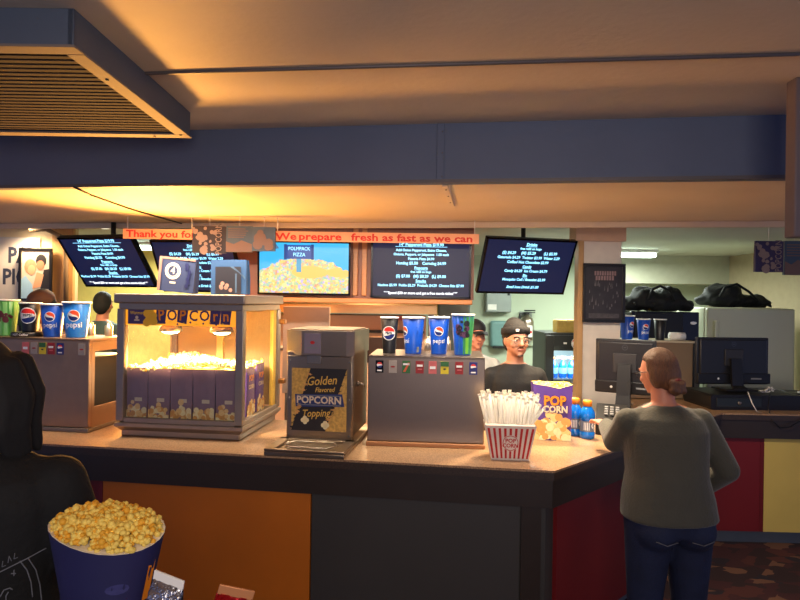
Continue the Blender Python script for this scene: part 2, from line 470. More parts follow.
for i in range(n):
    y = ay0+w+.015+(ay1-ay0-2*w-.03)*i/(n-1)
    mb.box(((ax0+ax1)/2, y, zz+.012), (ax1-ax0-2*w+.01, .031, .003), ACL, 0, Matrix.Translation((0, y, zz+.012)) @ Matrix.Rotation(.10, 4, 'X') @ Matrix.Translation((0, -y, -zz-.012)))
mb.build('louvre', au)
mb = MB().b2((ax0+.03, ay0+.03, zz+.045), (ax1-.03, ay1-.03, zz+.05), pm('dark_cavity', (.10, .09, .09), .9)); mb.build('filter_board', au)
mb = MB()
for x, y in ((ax1-.35, ay0+.025), (ax1-.025, ay0+.25), (ax1-.025, ay1-.05), (ax1-.9, ay1-.025), (ax1-.15, ay1-.025)):
    mb.ell((x, y, zz-.002), (.006, .006, .003), BLACK, None, 2)
mb.build('screw', au)

# cable stapled under the low ceiling
mb = MB(); pts = []
for px, py in ((74, 187), (90, 195), (130, 209), (165, 219), (190, 226)):
    q = at(px, py, 1); y = (HL-CAM_H-.006)/(q.z-CAM_H); pts.append(at(px, py, y))
mb.tube(pts, .005, BLACK, 6)
tag(mb.build('cable'), 'thin black cable running along the low ceiling at left', 'cable')
# conduit on left wall
mb = MB(); q = [at(30, 222, 5.15), at(46, 229, 5.18), at(60, 236, 5.2), at(66, 247, 5.23), at(66, 265, 5.243), at(66, 330, 5.243)]
q[0].z = min(q[0].z, HL)
mb.tube(q, .02, pm('tan_conduit', (.50, .40, .28), .5, .2), 10)
tag(mb.build('conduit'), 'bent pipe conduit running down the wood panel beside the framed poster', 'pipe')
# ================================================================= lights
W_ = bpy.data.worlds.new('dusk'); S.world = W_; W_.use_nodes = True
W_.node_tree.nodes['Background'].inputs[0].default_value = (*lin((.55, .59, .78)), 1)
W_.node_tree.nodes['Background'].inputs[1].default_value = .40
def lamp(kind, name, loc, e, col, size=.1, rot=None, target=None, spot=None, blend=.5, parent=None):
    l = bpy.data.lights.new(name, kind); l.energy = e; l.color = lin(col) if max(col) <= 1 else col
    if kind == 'AREA': l.size = size
    else: l.shadow_soft_size = size
    if spot: l.spot_size = math.radians(spot); l.spot_blend = blend
    o = bpy.data.objects.new(name, l); COL.objects.link(o); o.location = loc
    if target is not None: o.rotation_euler = (V(target)-V(loc)).to_track_quat('-Z', 'Y').to_euler()
    elif rot: o.rotation_euler = rot
    if parent: o.parent = parent
    return o
WARM = (1, .86, .68); COOL = (.96, 1, .95)
def downlight(px, py, lab, e, col=WARM, h=HL):
    q = at(px, py, 1); y = (h-CAM_H)/(q.z-CAM_H); p = at(px, py, y)
    t = thing('recessed_ceiling_light', lab, 'ceiling light', (p.x, p.y, h), 0, 'recessed ceiling lights')
    MB().lathe([(.075, 0), (.095, 0), (.095, -.006), (.075, -.012)], WHITE, 24).build('trim_ring', t)
    MB().lathe([(.0001, -.006), (.076, -.006)], emis('lamp_glow', (1, .95, .85), 9), 24).build('diffuser', t)
    if e: lamp('SPOT', 'downlight', (0, 0, -.02), e, col, .07, (0, 0, 0), None, 150, .6, t)
    return t
HB = HL+.04
downlight(28, 225.5, 'recessed round ceiling light above the framed poster at far left', 40, WARM, HB)
downlight(101, 226.5, 'recessed round ceiling light above the far left tilted menu screen', 40, WARM, HB)
downlight(369, 229, 'recessed round ceiling light above the white-on-black middle menu screen', 40, WARM, HB)
# fluorescent tubes in the kitchen
def fluo(px, py, y, lab, w, e):
    p = at(px, py, y)
    t = thing('fluorescent_light', lab, 'ceiling light', (p.x, p.y, HB+.004), 0, 'fluorescent kitchen lights')
    MB().box((0, 0, -.02), (w, .16, .04), WHITE, .006).build('housing', t)
    MB().box((0, 0, -.062), (w-.02, .14, .045), emis('tube_glow', (.90, 1, .93), 7), .018).build('diffuser', t)
    lamp('AREA', 'tube_light', (0, 0, -.10), e, COOL, w, (0, 0, 0), None, None, .5, t).data.size_y = .14
    return t
fluo(630, 258, 6.6, 'bright fluorescent ceiling light right of the pillar', .56, 24)
fluo(548, 243, 6.1, 'fluorescent ceiling light behind the right-hand tilted screen', .7, 26)
fluo(130, 244, 6.6, 'fluorescent ceiling light seen between the two left screens', .6, 30)

# ================================================================= menu screens
SCR = emis('screen_navy', (.05, .085, .22), .62); SCR.node_tree.nodes['Principled BSDF'].inputs['Specular IOR Level'].default_value = .2
TXT = emis('screen_text_cyan', (.55, .85, 1.0), 1.3)
TXTW = emis('screen_text_white', (.95, .97, 1.0), 1.2)
def mbasis(T): return lambda u, v: T @ V((u, 0, v))
FOOD = [('u', 1.0, .178, '14" Pepperoni Pizza $19.99'), ('', .82, .138, 'Add Onion Pepperoni, Extra Cheese,'), ('', .82, .108, 'Onions, Peppers, or Jalapenos  1.00 each'), ('', .82, .076, 'Pizzeria Pizza $4.99'),
        ('', .95, .044, 'Hotdog $5.50    Corndog $4.99'), ('u', .95, .010, 'Popcorn'), ('', .7, -.018, 'free refill on large'), ('', .95, -.050, '(S) $7.00   (M) $8.29   (L) $9.00'), ('u', .95, -.084, 'Snacks'),
        ('', .84, -.116, 'Nachos $5.99  Pickle $2.29  Pretzels $4.29  Cheese Stix $7.99'), ('w', .84, -.172, '***Spend $30 or more and get a free movie ticket***')]
DRINK = [('u', 1.0, .165, 'Drinks'), ('', .75, .134, 'free refill on large'), ('', .95, .102, '(S) $4.29     (M) $5.29        (L) $5.99'), ('', .90, .068, 'Gatorade $4.29  Twister $3.99  Water 2.29'), ('', .90, .034, 'Coffee/ Hot Chocolate $2.99'),
         ('u', .90, 0, 'Candy'), ('', .90, -.032, 'Candy $4.29  Ice Cream $4.79'), ('u', .90, -.066, 'Etc'), ('', .90, -.098, 'Mosquito Coil / Bracelet $2.99'), ('s', .92, -.156, 'Small Icee Drink $1.00')]
def screen(px, py, y, yaw, pitch, w, h, lines, lab, mount=True, image=None, roll=0.):
    p = at(px, py, y)
    t = thing('menu_screen', lab, 'screen', p, 0, 'menu screens above the counter')
    t.rotation_mode = 'XYZ'
    R = Matrix.Rotation(yaw, 4, 'Z') @ Matrix.Rotation(pitch, 4, 'X') @ Matrix.Rotation(roll, 4, 'Y')
    t.rotation_euler = R.to_euler()
    mb = MB(); b = .014
    mb.box((0, .024, 0), (w, .034, h), BLACKG, .005)
    mb.box((0, .055, -.02), (w*.6, .04, h*.6), BLACK, .008)
    mb.build('casing', t)
    fr = MB()
    for (a, c_) in (((-w/2, -h/2), (w/2, -h/2+b)), ((-w/2, h/2-b), (w/2, h/2)), ((-w/2, -h/2), (-w/2+b, h/2)), ((w/2-b, -h/2), (w/2, h/2))):
        fr.b2((a[0], -.002, a[1]), (c_[0], .01, c_[1]), BLACKG)
    fr.build('bezel', t)
    f = lambda u, v: V((u, .003, v))
    MB().rect(-w/2+b, -h/2+b, w/2-b, h/2-b, image or SCR, f).build('display', t)
    if lines:
        k = h/.415; mb = MB(); g = lambda u, v: V((u, .001, v))
        for st, sz, v, tx in lines:
            sz_ = .030*sz*k
            n = len(tx)
            m = TXTW if st == 'w' else TXT
            mb.text(tx, sz_, m, g, 'CENTER', 0, v*k, .028, .98*min(1, w/.715), .25 if st == 's' else 0)
            if st == 'u': mb.rect(-n*sz_*.24, v*k-sz_*.52, n*sz_*.24, v*k-sz_*.44, m, g)
        mb.build('menu_lettering', t)
    if mount:
        mb = MB(); Ri = R.inverted()
        top = Ri @ V((0, 0, HL-.002+(.04 if p.y > 4.3 else 0)-p.z)) if True else None
        q0 = V((0, .075, 0)); tw = Ri @ V((0, .16, 0))
        pw = R @ q0; up = V((pw.x, pw.y, HB-p.z))
        mb.tube([q0, Ri @ up], .018, BLACK, 8); mb.box((0, .075, 0), (.2, .02, .12), BLACK)
        mb.build('ceiling_mount', t)
    return t, R
SW, SH = .70, .405
screen(107.5, 263, 4.45, math.radians(-14), math.radians(40), .63, .455, FOOD, 'tilted food menu screen at far left beside the framed poster')
screen(197, 267, 4.4, math.radians(-6), math.radians(32), .62, .43, DRINK, 'tilted drinks menu screen half hidden behind the paper popcorn bags')
def pizza_image():
    m = bpy.data.materials.new('pizza_screen_picture'); m.use_nodes = True
    nt = m.node_tree; b = nt.nodes['Principled BSDF']; b.inputs['Base Color'].default_value = (.02, .02, .02, 1); b.inputs['Roughness'].default_value = .3
    tc = nt.nodes.new('ShaderNodeTexCoord'); sp = nt.nodes.new('ShaderNodeSeparateXYZ'); nt.links.new(tc.outputs['Object'], sp.inputs[0])
    def math_(op, a, b_=None):
        n = nt.nodes.new('ShaderNodeMath'); n.operation = op
        for i, q in enumerate((a, b_)):
            if q is None: continue
            if isinstance(q, (int, float)): n.inputs[i].default_value = q
            else: nt.links.new(q, n.inputs[i])
        return n.outputs[0]
    # pizza mound: z < .07 - 1.1 x^2 + noise
    nz = nt.nodes.new('ShaderNodeTexNoise'); nz.inputs['Scale'].default_value = 16; nt.links.new(tc.outputs['Object'], nz.inputs['Vector'])
    x2 = math_('MULTIPLY', sp.outputs[0], sp.outputs[0])
    lim = math_('ADD', math_('SUBTRACT', .075, math_('MULTIPLY', x2, 1.0)), math_('MULTIPLY', math_('SUBTRACT', nz.outputs['Fac'], .5), .08))
    mask = math_('LESS_THAN', sp.outputs[2], lim)
    v = nt.nodes.new('ShaderNodeTexVoronoi'); v.inputs['Scale'].default_value = 70; nt.links.new(tc.outputs['Object'], v.inputs['Vector'])
    sc = nt.nodes.new('ShaderNodeSeparateColor'); nt.links.new(v.outputs['Color'], sc.inputs[0])
    r = nt.nodes.new('ShaderNodeValToRGB'); r.color_ramp.interpolation = 'CONSTANT'; e = r.color_ramp.elements
    cs = [(0, (.95, .82, .45)), (.25, (.74, .82, .60)), (.42, (.93, .72, .55)), (.55, (.97, .90, .62)), (.72, (.62, .78, .74)), (.84, (.78, .72, .90)), (.93, (.93, .62, .50))]
    e[0].color = (*lin(cs[0][1]), 1); e[1].position = cs[1][0]; e[1].color = (*lin(cs[1][1]), 1)
    for p_, c_ in cs[2:]: e.new(p_).color = (*lin(c_), 1)
    nt.links.new(sc.outputs[0], r.inputs[0])
    # big orange slices of crust
    def blob(cx, cz, rx, rz):
        a = math_('DIVIDE', math_('SUBTRACT', sp.outputs[0], cx), rx); c = math_('DIVIDE', math_('SUBTRACT', sp.outputs[2], cz), rz)
        return math_('LESS_THAN', math_('ADD', math_('MULTIPLY', a, a), math_('MULTIPLY', c, c)), 1)
    ob = math_('MAXIMUM', blob(.04, -.03, .13, .045), blob(.26, -.03, .10, .035))
    m1 = nt.nodes.new('ShaderNodeMix'); m1.data_type = 'RGBA'; nt.links.new(ob, m1.inputs['Factor']); nt.links.new(r.outputs[0], m1.inputs['A']); m1.inputs['B'].default_value = (*lin((.98, .78, .40)), 1)
    m2 = nt.nodes.new('ShaderNodeMix'); m2.data_type = 'RGBA'; nt.links.new(mask, m2.inputs['Factor']); m2.inputs['A'].default_value = (*lin((.18, .70, .93)), 1); nt.links.new(m1.outputs['Result'], m2.inputs['B'])
    nt.links.new(m2.outputs['Result'], b.inputs['Emission Color']); b.inputs['Emission Strength'].default_value = .62
    return m
t, R = screen(304, 268, 4.34, math.radians(1), math.radians(3), .67, .39, None, 'bright screen showing a loaded pizza under blue sky with a painted sign', False, pizza_image())
g = lambda u, v: V((u, .0015, v)); g2 = lambda u, v: V((u, .0005, v))
mb = MB().rect(-.135, .065, .065, .165, emis('sign_blue', (.10, .35, .70), .42), g).rect(-.055, -.03, -.02, .065, emis('post_blue', (.35, .75, .92), .42), g)
mb.rect(-.145, .06, -.125, .17, emis('sign_edge', (.08, .25, .55), .42), g).rect(.05, .06, .07, .17, emis('sign_edge', (.08, .25, .55), .42), g)
mb.text('POLMPACK', .036, TXT, g2, 'CENTER', -.036, .138, 0, .85).text('PIZZA', .036, TXT, g2, 'CENTER', -.036, .095, 0, .9)
mb.poly2([(-.32, .11), (-.18, .14), (-.21, .18), (-.32, .18)], emis('screen_corner_grey', (.35, .50, .68), .42), g)
mb.build('sign_picture', t)
screen(421, 269.5, 4.34, math.radians(0), math.radians(2), .725, .415, FOOD, 'flat food menu screen in the middle under the red-lettered banner', False)
screen(527, 267, 4.5, math.radians(15), math.radians(26), .73, .445, DRINK, 'tilted drinks menu screen left of the pillar')

# ================================================================= paper banner strips and hung popcorn bags
BAN = pm('salmon_banner', (.95, .66, .48), .7); BANR = pm('banner_red_letter', (.85, .16, .08), .6)
def banner(px0, px1, py0, py1, y, text, lab, size, wd, align='LEFT', slope=0):
    p = at(px0, (py0+py1)/2, y); w = (px1-px0)/FPX*y; h = (py1-py0)/FPX*y
    t = thing('paper_banner', lab, 'banner', p, 0, 'red-lettered paper banners'); t.rotation_euler = (0, ROLL*0+slope, 0)
    MB().box((w/2, .003, 0), (w, .006, h), BAN).build('strip', t)
    f = lambda u, v: V((u, -.0015, v)); mb = MB()
    for tx, u, v, r in text: mb.text(tx, size, BANR, f, align, u, v-.002, .028, wd, 0, 0, r)
    mb.build('lettering', t)
    mb = MB()                                     # hangers up to the ceiling edge
    for u in (.03, w-.03): mb.tube([(u, .003, h/2), (u, .003, HB+.003-p.z)], .003, WHITE, 5)
    mb.build('hanger', t)
    return t
banner(123, 196, 228.5, 238.5, 4.15, [('Thank you for', .022, 0, 0)], 'paper banner with red lettering reading Thank you above the left screens', .066, 1.27)
banner(273, 479, 231, 241, 4.1, [('We', .02, -.004, .03), ('prepare', .175, 0, 0), ('fresh as fast as we can', .535, 0, 0)], 'long paper banner with red lettering reading We prepare fresh above the middle screens', .068, 1.36)

def face_bag(name, px0, px1, py0, py1, y, lab, cat, body, deco, d=.03, rot=(0, 0, 0), group=None, gusset=True):
    """flat folded paper bag, its front at y metres"""
    w = (px1-px0)/FPX*y; h = (py1-py0)/FPX*y; p = at((px0+px1)/2, py1, y)
    t = thing(name, lab, cat, p, 0, group, rot)
    r = []
    for z, k in ((0, .9), (h*.5, 1), (h, 1)):
        dd = d*(1 if z < h*.9 else .6)
        r.append([V((-w/2, 0, z)), V((0, -.004, z)), V((w/2, 0, z)), V((w/2-.004, dd/2, z)), V((w/2, dd, z)), V((0, dd+.003, z)), V((-w/2, dd, z)), V((-w/2+.004, dd/2, z))])
    MB().rings(r, body, True, False).build('paper_body', t)
    mb = MB(); f = lambda u, v: V((u*w, -.0062, v*h)); deco(mb, f, w, h); mb.build('print', t)
    return t
DKP = pm('dark_plum_paper', (.11, .09, .15), .6); KR = pm('brown_paper', (.52, .38, .32), .7); SLATE = pm('slate_blue_paper', (.22, .30, .38), .6)
CREAMP = pm('cream_print', (.86, .78, .66), .7)
DIMP = pm('shaded_beige_print', (.52, .46, .44), .7); DIMB = pm('shaded_brown_print', (.42, .34, .32), .7)  # print greyed so the backlit shade on hung bags sits in the colour
def deco_corn(mb, f, w, h):
    rnd = random.Random(3); L = Layer(f)
    for k in range(13):
        u, v = rnd.uniform(-.44, .16), rnd.uniform(.05, .95); s = rnd.choice((.012, .018, .03))
        for q in range(3): mb.disc(s*rnd.uniform(.6, 1), DIMP, (lambda g: lambda a, b: g(u+a/w, v+b/h))(L()), rnd.uniform(-s, s)*.7, rnd.uniform(-s, s)*.7, 8)
    g = L(); mb.text('POPCORN', .062, DIMP, lambda a, b: g(.30+a/w, .52+b/h), 'CENTER', 0, 0, .01, .72, 0, 0, PI/2)
def deco_two(mb, f, w, h):
    rnd = random.Random(5); f2 = lambda u, v: f(u, v)+V((0, -.0004, 0))
    mb.poly2([(-.5, .0), (.5, .0), (.5, .30), (.1, .45), (-.2, .30), (-.5, .40)], DIMB, f)
    for k in range(5): mb.rect(-.42, .55+.08*k, -.42+rnd.uniform(.3, .8), .58+.08*k, DIMB, f)
def hung(px0, px1, py0, py1, y, body, deco, lab, rot=0.):
    t = face_bag('popcorn_bag', px0, px1, py0, py1, y, lab, 'paper bag', body, deco, .02, (0, rot, 0), 'popcorn bags hung from the ceiling')
    h = (py1-py0)/FPX*y
    mb = MB(); mb.tube([(0, .01, h-.01), (0, .01, HB+.003-t.location.z)], .002, WHITE, 5); mb.build('string', t)
    return t
hung(192, 226, 226, 253, 4.06, DKP, deco_corn, 'dark plum paper bag with popcorn print hung beside the Thank you banner')
hung(226, 252, 226, 252, 4.05, SLATE, deco_two, 'slate blue paper bag with brown print hung between the two banners')
def deco_blob(mb, f, w, h):
    rnd = random.Random(8); L = Layer(f)
    for k in range(10): mb.disc(rnd.uniform(.02, .04), DIMB, (lambda g: lambda a, b: g(a/w, b/h))(L()), rnd.uniform(-.3, .3)*w, rnd.uniform(.1, .75)*h, 9)
hung(252, 275, 227, 251, 4.02, SLATE, deco_blob, 'slate blue paper bag with brown popcorn print hung left of the We prepare banner')
hung(755, 783, 241, 272, 4.0, pm('deep_purple_paper', (.19, .16, .32), .6), deco_corn, 'dark purple paper bag with POPCORN print hung at far right')
hung(784, 806, 241, 275, 4.02, SLATE, deco_two, 'slate blue paper bag hung at the right edge next to the purple bag')
# ================================================================= cups
CUPB = pm('cup_blue', (.04, .28, .68), .35, 0, .04, 8); CUPBL = pm('cup_light_blue', (.10, .42, .75), .35, 0, .06, 6); CUPK = pm('cup_black', (.07, .07, .08), .4)
CUPRIM = pm('cup_white_rim', (.93, .93, .90), .4)
def cup(loc, rt, h, m, deco, lab, rz=0., group=None, tag_rim=True):
    t = thing('paper_cup', lab, 'cup', loc, rz, group)
    rb = rt*.72
    MB().lathe([(rb*.96, .004), (rb, 0), (rb+(rt-rb)*.02, .004), (rt, h-.006), (rt-.003, h-.004), (rb-.002, .008), (.0005, .008)], m, 32).build('cup_body', t)
    MB().lathe([(rt-.004, h-.006), (rt+.002, h-.008), (rt+.0045, h-.004), (rt+.003, h+.001), (rt-.003, h+.001), (rt-.004, h-.006)], CUPRIM, 32).build('rim', t)
    def mp(u, v):
        r = rb+(rt-rb)*(v/h)+.0012; a = u/max(r, .01)-PI/2
        return V((r*math.cos(a), r*math.sin(a), v))
    if deco:
        mb = MB(); deco(mb, mp, rt, h); mb.build('logo_print', t)
    return t
LR = pm('logo_red', (.90, .16, .10), .4); LW = pm('logo_white', (.96, .96, .96), .4); LB = pm('logo_blue', (.05, .15, .45), .4)
def deco_new(mb, mp, rt, h):
    R = rt*.72; v0 = h*.56
    mb.globe(R, mp, LR, LW, LB, 0, v0, 0, 14, .30, .06)
    mb.disc(R*1.12, LW, mp, 0, v0, 24, R)
    mb.text('pepsi'.upper(), R*.52, BLACKG, lambda a, b: mp(a, b) + (mp(a, b)-V((0, 0, b))).normalized()*.0008, 'CENTER', 0, v0+.001, .03, .95)
def deco_old(mb, mp, rt, h):
    R = rt*.40; v0 = h*.62
    mb.disc(R*1.12, LW, mp, 0, v0, 20, R*.98)
    mb.globe(R, mp, pm('logo_orange_red', (.93, .30, .12), .4), LW, LB, 0, v0, -.5, 12, .2, .12)
    mb.text('pepsi', rt*.62, LW, mp, 'CENTER', 0, h*.36, .01, .95)
def deco_big(mb, mp, rt, h):
    deco_old(mb, lambda u, v: mp(u-rt*.95, v), rt, h)
    mb.rect(rt*.35, h*.05, rt*.62, h*.2, GREY, mp)
def deco_side(mb, mp, rt, h): deco_old(mb, lambda u, v: mp(u+rt*.45, v), rt, h)
def deco_art(mb, mp, rt, h):
    """plain abstract colour fields"""
    for i in range(8):
        a0 = -rt*1.5+rt*3*i/8; a1 = -rt*1.5+rt*3*(i+1)/8
        c = pm('cup_art_green', (.22, .55, .32), .4, 0, .2, 30) if i > 3 else pm('cup_art_blue', (.12, .36, .66), .4, 0, .2, 30)
        mb.rect(a0, h*.03, a1, h*.95, c, mp)
    rnd = random.Random(4); mp2 = lambda u, v: mp(u, v)+(mp(u, v)-V((0, 0, v))).normalized()*.0008
    for k in range(16): mb.disc(rt*rnd.uniform(.12, .3), rnd.choice([pm('cup_art_dark', (.10, .10, .13), .5), pm('cup_art_plum', (.35, .20, .34), .5)]), mp2, rnd.uniform(-.6, .5)*rt, h*rnd.uniform(.45, .85), 9)
    mb.rect(rt*.2, h*.05, rt*.5, h*.45, pm('cup_art_lime', (.45, .75, .25), .5), mp2)
def deco_art2(mb, mp, rt, h):
    for i in range(6): mb.rect(-rt*1.4+rt*2.8*i/6, h*.03, -rt*1.4+rt*2.8*(i+1)/6, h*.95, pm('cup_art_leaf', (.30, .62, .28), .4, 0, .2, 30), mp)
    rnd = random.Random(14); mp2 = lambda u, v: mp(u, v)+(mp(u, v)-V((0, 0, v))).normalized()*.0008
    for k in range(14): mb.disc(rt*rnd.uniform(.12, .25), pm('cup_art_maroon', (.35, .12, .16), .5), mp2, rnd.uniform(-.7, .7)*rt, h*rnd.uniform(.4, .7), 9)

# ================================================================= drink dispensers
def tags_on(t, xs, z, w, h, y, kinds):
    f0 = front(y)
    for x, k in zip(xs, kinds):
        mb = MB(); f = lambda u, v, x=x: V((x+u, y, z+v)); f2 = lambda u, v, x=x: V((x+u, y-.0008, z+v))
        base = {'cola': BLACKG, 'pale': pm('tag_grey', (.62, .58, .55), .5), 'lime': pm('tag_green', (.16, .40, .20), .5), 'red': pm('tag_crimson', (.58, .10, .12), .5), 'pink': pm('tag_pink', (.80, .40, .40), .5),
                'lemon': pm('tag_lemon', (.86, .78, .15), .5), 'navy': pm('tag_navy', (.10, .14, .45), .5)}[k]
        mb.box((x, y+.0015, z), (w, .003, h), base, 0)
        if k in ('cola', 'navy'):
            mb.globe(w*.36, f2, LR, LW, LB, 0, h*.12, 0, 10, .3, .05); mb.rect(-w*.3, -h*.38, w*.3, -h*.27, LW, f2)
        elif k == 'lemon': mb.rect(-w/2, h*.1, w/2, h/2, pm('tag_green', (.16, .40, .20), .5), f2).disc(w*.2, BLACK, f2, 0, -h*.1, 10, 0, .5)
        elif k == 'lime': mb.poly2([(-w*.4, -h*.4), (-w*.1, -h*.4), (w*.45, h*.35), (w*.2, h*.35)], pm('tag_orange_red', (.8, .35, .2), .5), f2).rect(-w*.4, h*.15, w*.4, h*.3, LW, f2)
        elif k == 'pale': mb.disc(w*.3, pm('tag_crimson', (.58, .10, .12), .5), f2, 0, 0, 12, 0, .35)
        elif k == 'pink': mb.rect(-w*.35, -h*.12, w*.35, h*.1, LW, f2)
        else: mb.rect(-w*.36, h*.05, w*.36, h*.22, LW, f2).rect(-w*.25, -h*.2, w*.3, -h*.1, pm('tag_pink', (.80, .40, .40), .5), f2)
        mb.build('flavour_tag', t)
def dispenser(name, lab, loc, rz, w, d, h, m, xs, kinds, side_win=False):
    t = thing(name, lab, 'drink dispenser', loc, rz)
    mb = MB()
    mb.box((0, .012, h/2+.012), (w, .024, h-.024), m, .004)                  # front sheet
    mb.box((0, d/2, h-.008), (w, d, .016), m, .004)                          # top sheet
    if side_win:
        for x in (-w/2+.008, w/2-.008):
            mb.b2((x-.008, .024, .02), (x+.008, .05, h-.016), m, .002)
            mb.b2((x-.008, .03, .02), (x+.008, d-.02, .13), m, .002)
            mb.b2((x-.008, d-.05, .12), (x+.008, d, h-.016), m, .002)
            mb.b2((x-.008, .04, h-.07), (x+.008, d-.03, h-.016), m, .002)
    else:
        for x in (-w/2+.006, w/2-.006): mb.b2((x-.006, .024, .02), (x+.006, d, h-.016), m, .002)
    mb.build('cabinet', t)
    MB().box((0, d/2+.01, h*.45), (w-.05, d-.06, h*.7), BLACK, .01).build('inner_tank', t)
    MB().b2((-w/2-.006, -.012, 0), (w/2+.006, d+.01, .022), pm('base_wood', (.62, .42, .26), .5) if not side_win else STEELD, .004).build('base', t)
    tags_on(t, xs, h-.055, .040, .062, -.003, kinds)
    for k in range(5):
        MB().lathe([(.02, 0), (.022, .005), (.022, .06), (.012, .065), (.012, .08)], STEEL, 14, (0, 0, 0), True).build('valve', t, (-w*.36+w*.18*k, d-.06, h-.001))
    return t
dp = at(425, 446.5, 3.01)
dx_ = lambda px: (px-425)/FPX*3.0
DM = pm('dispenser_steel', (.47, .42, .39), .34, .85, .05, 30, stretch=(14, 1, 1))
disp = dispenser('drink_dispenser', 'boxy steel drink dispenser with eight flavour tags in the middle of the counter', (dp.x, dp.y, HC), RZ*.5, .585, .40, .455, DM, [dx_(q) for q in (378, 391.5, 405, 418.5, 431.5, 443.5, 458, 472)],
                 ['cola', 'pale', 'lime', 'red', 'pink', 'lemon', 'red', 'navy'])
D2 = pm('warm_beige_steel', (.58, .48, .40), .40, .6, .06, 20)
lp = at(90, 433, 3.23)
disp2 = dispenser('drink_dispenser', 'drink dispenser with open side panel and five flavour tags at left end of counter', (lp.x-.32, lp.y+.03, HC), RZ, .64, .36, .50, D2, [(q-90)/FPX*3.23+.32 for q in (20, 29.5, 39, 48.5, 58.5, 82)],
                  ['pink', 'pale', 'lemon', 'red', 'navy', 'pale'], True)
def on_top(px, y, base_h): return at(px, 300, y).x, y, base_h
GC = 'cups on the middle drink dispenser'
zt_ = HC+.455
for px, y, rt, h, m, dc, lab in ((389.5, 3.17, .046, .190, CUPK, deco_new, 'black paper cup with round cola logo, leftmost on the middle dispenser'), (413.5, 3.16, .058, .192, CUPB, deco_big, 'blue paper cup with its logo turned to the left, second on the middle dispenser'),
                             (439, 3.15, .055, .196, CUPB, deco_old, 'blue paper cup with cola logo facing forward, third on the middle dispenser'), (463, 3.12, .058, .212, CUPB, deco_art, 'tall paper cup with blue and green artwork at the right end of the middle dispenser')):
    cup((at(px, 330, y).x, y, zt_+.0005), rt, h, m, dc, lab, math.radians(-4), GC)
GC = 'cups on the left drink dispenser'
zt2 = HC+.50
for px, y, rt, h, m, dc, lab, dz in ((6, 3.42, .066, .205, pm('cup_green', (.42, .68, .40), .4), deco_art2, 'green paper cup with dark artwork at the left picture edge', 0), (30, 3.40, .056, .165, CUPK, deco_new, 'black paper cup with round cola logo on a black lid on the left dispenser', .025),
                                 (52.5, 3.37, .062, .185, CUPB, deco_old, 'blue paper cup with cola logo beside the black cup on the left dispenser', 0), (76.5, 3.36, .072, .198, CUPBL, deco_old, 'largest light blue paper cup nearest the popcorn warmer on the left dispenser', 0)):
    cup((at(px, 330, y).x, y, zt2+.0005+dz), rt, h, m, dc, lab, math.radians(14), GC)
t = thing('cup_lid', 'flat black plastic lid under the black cup on the left dispenser', 'lid', (at(29, 330, 3.40).x, 3.40, zt2))
MB().lathe([(.001, 0), (.085, 0), (.088, .006), (.088, .018), (.084, .024), (.001, .024)], BLACK, 32).build('disc', t)
mb = MB(); fl = lambda u, v: V((.0885*math.sin(u/.0885), -.0885*math.cos(u/.0885), .012+v)); mb.text('HOT Coffee', .017, LW, fl, 'CENTER', 0, 0, .01); mb.build('lettering', t)

# ================================================================= popcorn bags
BAGPRINT = pm('bag_purple', (.36, .24, .58), .5, 0, .06, 10); BAGIN = pm('bag_yellow_inside', (.98, .86, .30), .6)
PRC = [pm('print_corn_a', (.93, .78, .52), .6, 0, .1, 60), pm('print_corn_b', (.85, .62, .34), .6, 0, .1, 60), pm('print_corn_c', (.97, .88, .68), .6, 0, .1, 60)]
def bag_mesh(mb, w, d, h, m, n=6, flare=1.04, wob=0.):
    """open gusseted paper bag: outer wall, inner wall, bottom"""
    def ring(k, z, inn=0.):
        ww, dd = w/2*k-inn, d/2*k-inn
        return [V((-ww, -dd, z)), V((-ww*.33, -dd-.004+inn, z)), V((ww*.33, -dd-.004+inn, z)), V((ww, -dd, z)), V((ww-.008, 0, z)), V((ww, dd, z)), V((0, dd+.004-inn, z)), V((-ww, dd, z)), V((-ww+.008, 0, z))]
    top = ring(flare, h)
    for q in (1, 2): top[q].z -= wob*(1 if q == 2 else .4)
    mb.rings([ring(.96, 0), ring(1, h*.4), ring(1.01, h*.75), top], m, False, False)
    tin = [p.copy() for p in top]
    for p in tin: p.x *= .985; p.y *= .97
    mb.rings([top, tin, ring(.98, h*.5, .003), ring(.94, .003, .003)], BAGIN, True, False)
    mb.quad(ring(.96, 0)[::-1], m)
def corn_pile(mb, f, w, h, seed, top=.34, n=46, eps=.0006, big=1.):
    rnd = random.Random(seed)
    for k in range(n):
        u = rnd.uniform(-.47, .47); lim = top*(1-1.2*abs(u)**1.4)*rnd.uniform(.5, 1.1)
        v = .02+rnd.random()*lim
        r = rnd.uniform(.05, .085)*w*big
        g = lambda a, b: f(max(-.5, min(.5, u+a/w)), max(.004, v+b/h)) + V((0, -eps*(1+k*.03), 0))
        mb.disc(r, PRC[k % 3], g, 0, 0, 9)
def corn_heap(name, lab, rx, ry, zc, hz, r, n, seed, loc, rz, parent=None, dens=None):
    rnd = random.Random(seed); mb = MB()
    mb.ell((0, 0, zc-.008), (rx*.93, ry*.93, hz*.8), CORN2, None, 3)
    for k in range(n):
        a = rnd.uniform(0, 2*PI); q = math.sqrt(rnd.random())
        x, y = rx*q*math.cos(a), ry*q*math.sin(a)
        z = zc+hz*math.sqrt(max(0, 1-q*q))*.8+rnd.uniform(-.3, .6)*r
        kernel(mb, V((x, y, z)), r*rnd.uniform(.75, 1.15), CORN, CORN2, rnd)
    o = mb.build(name, parent, loc, rz)
    if lab: tag(o, lab, 'popcorn', None, 'stuff')
    return o
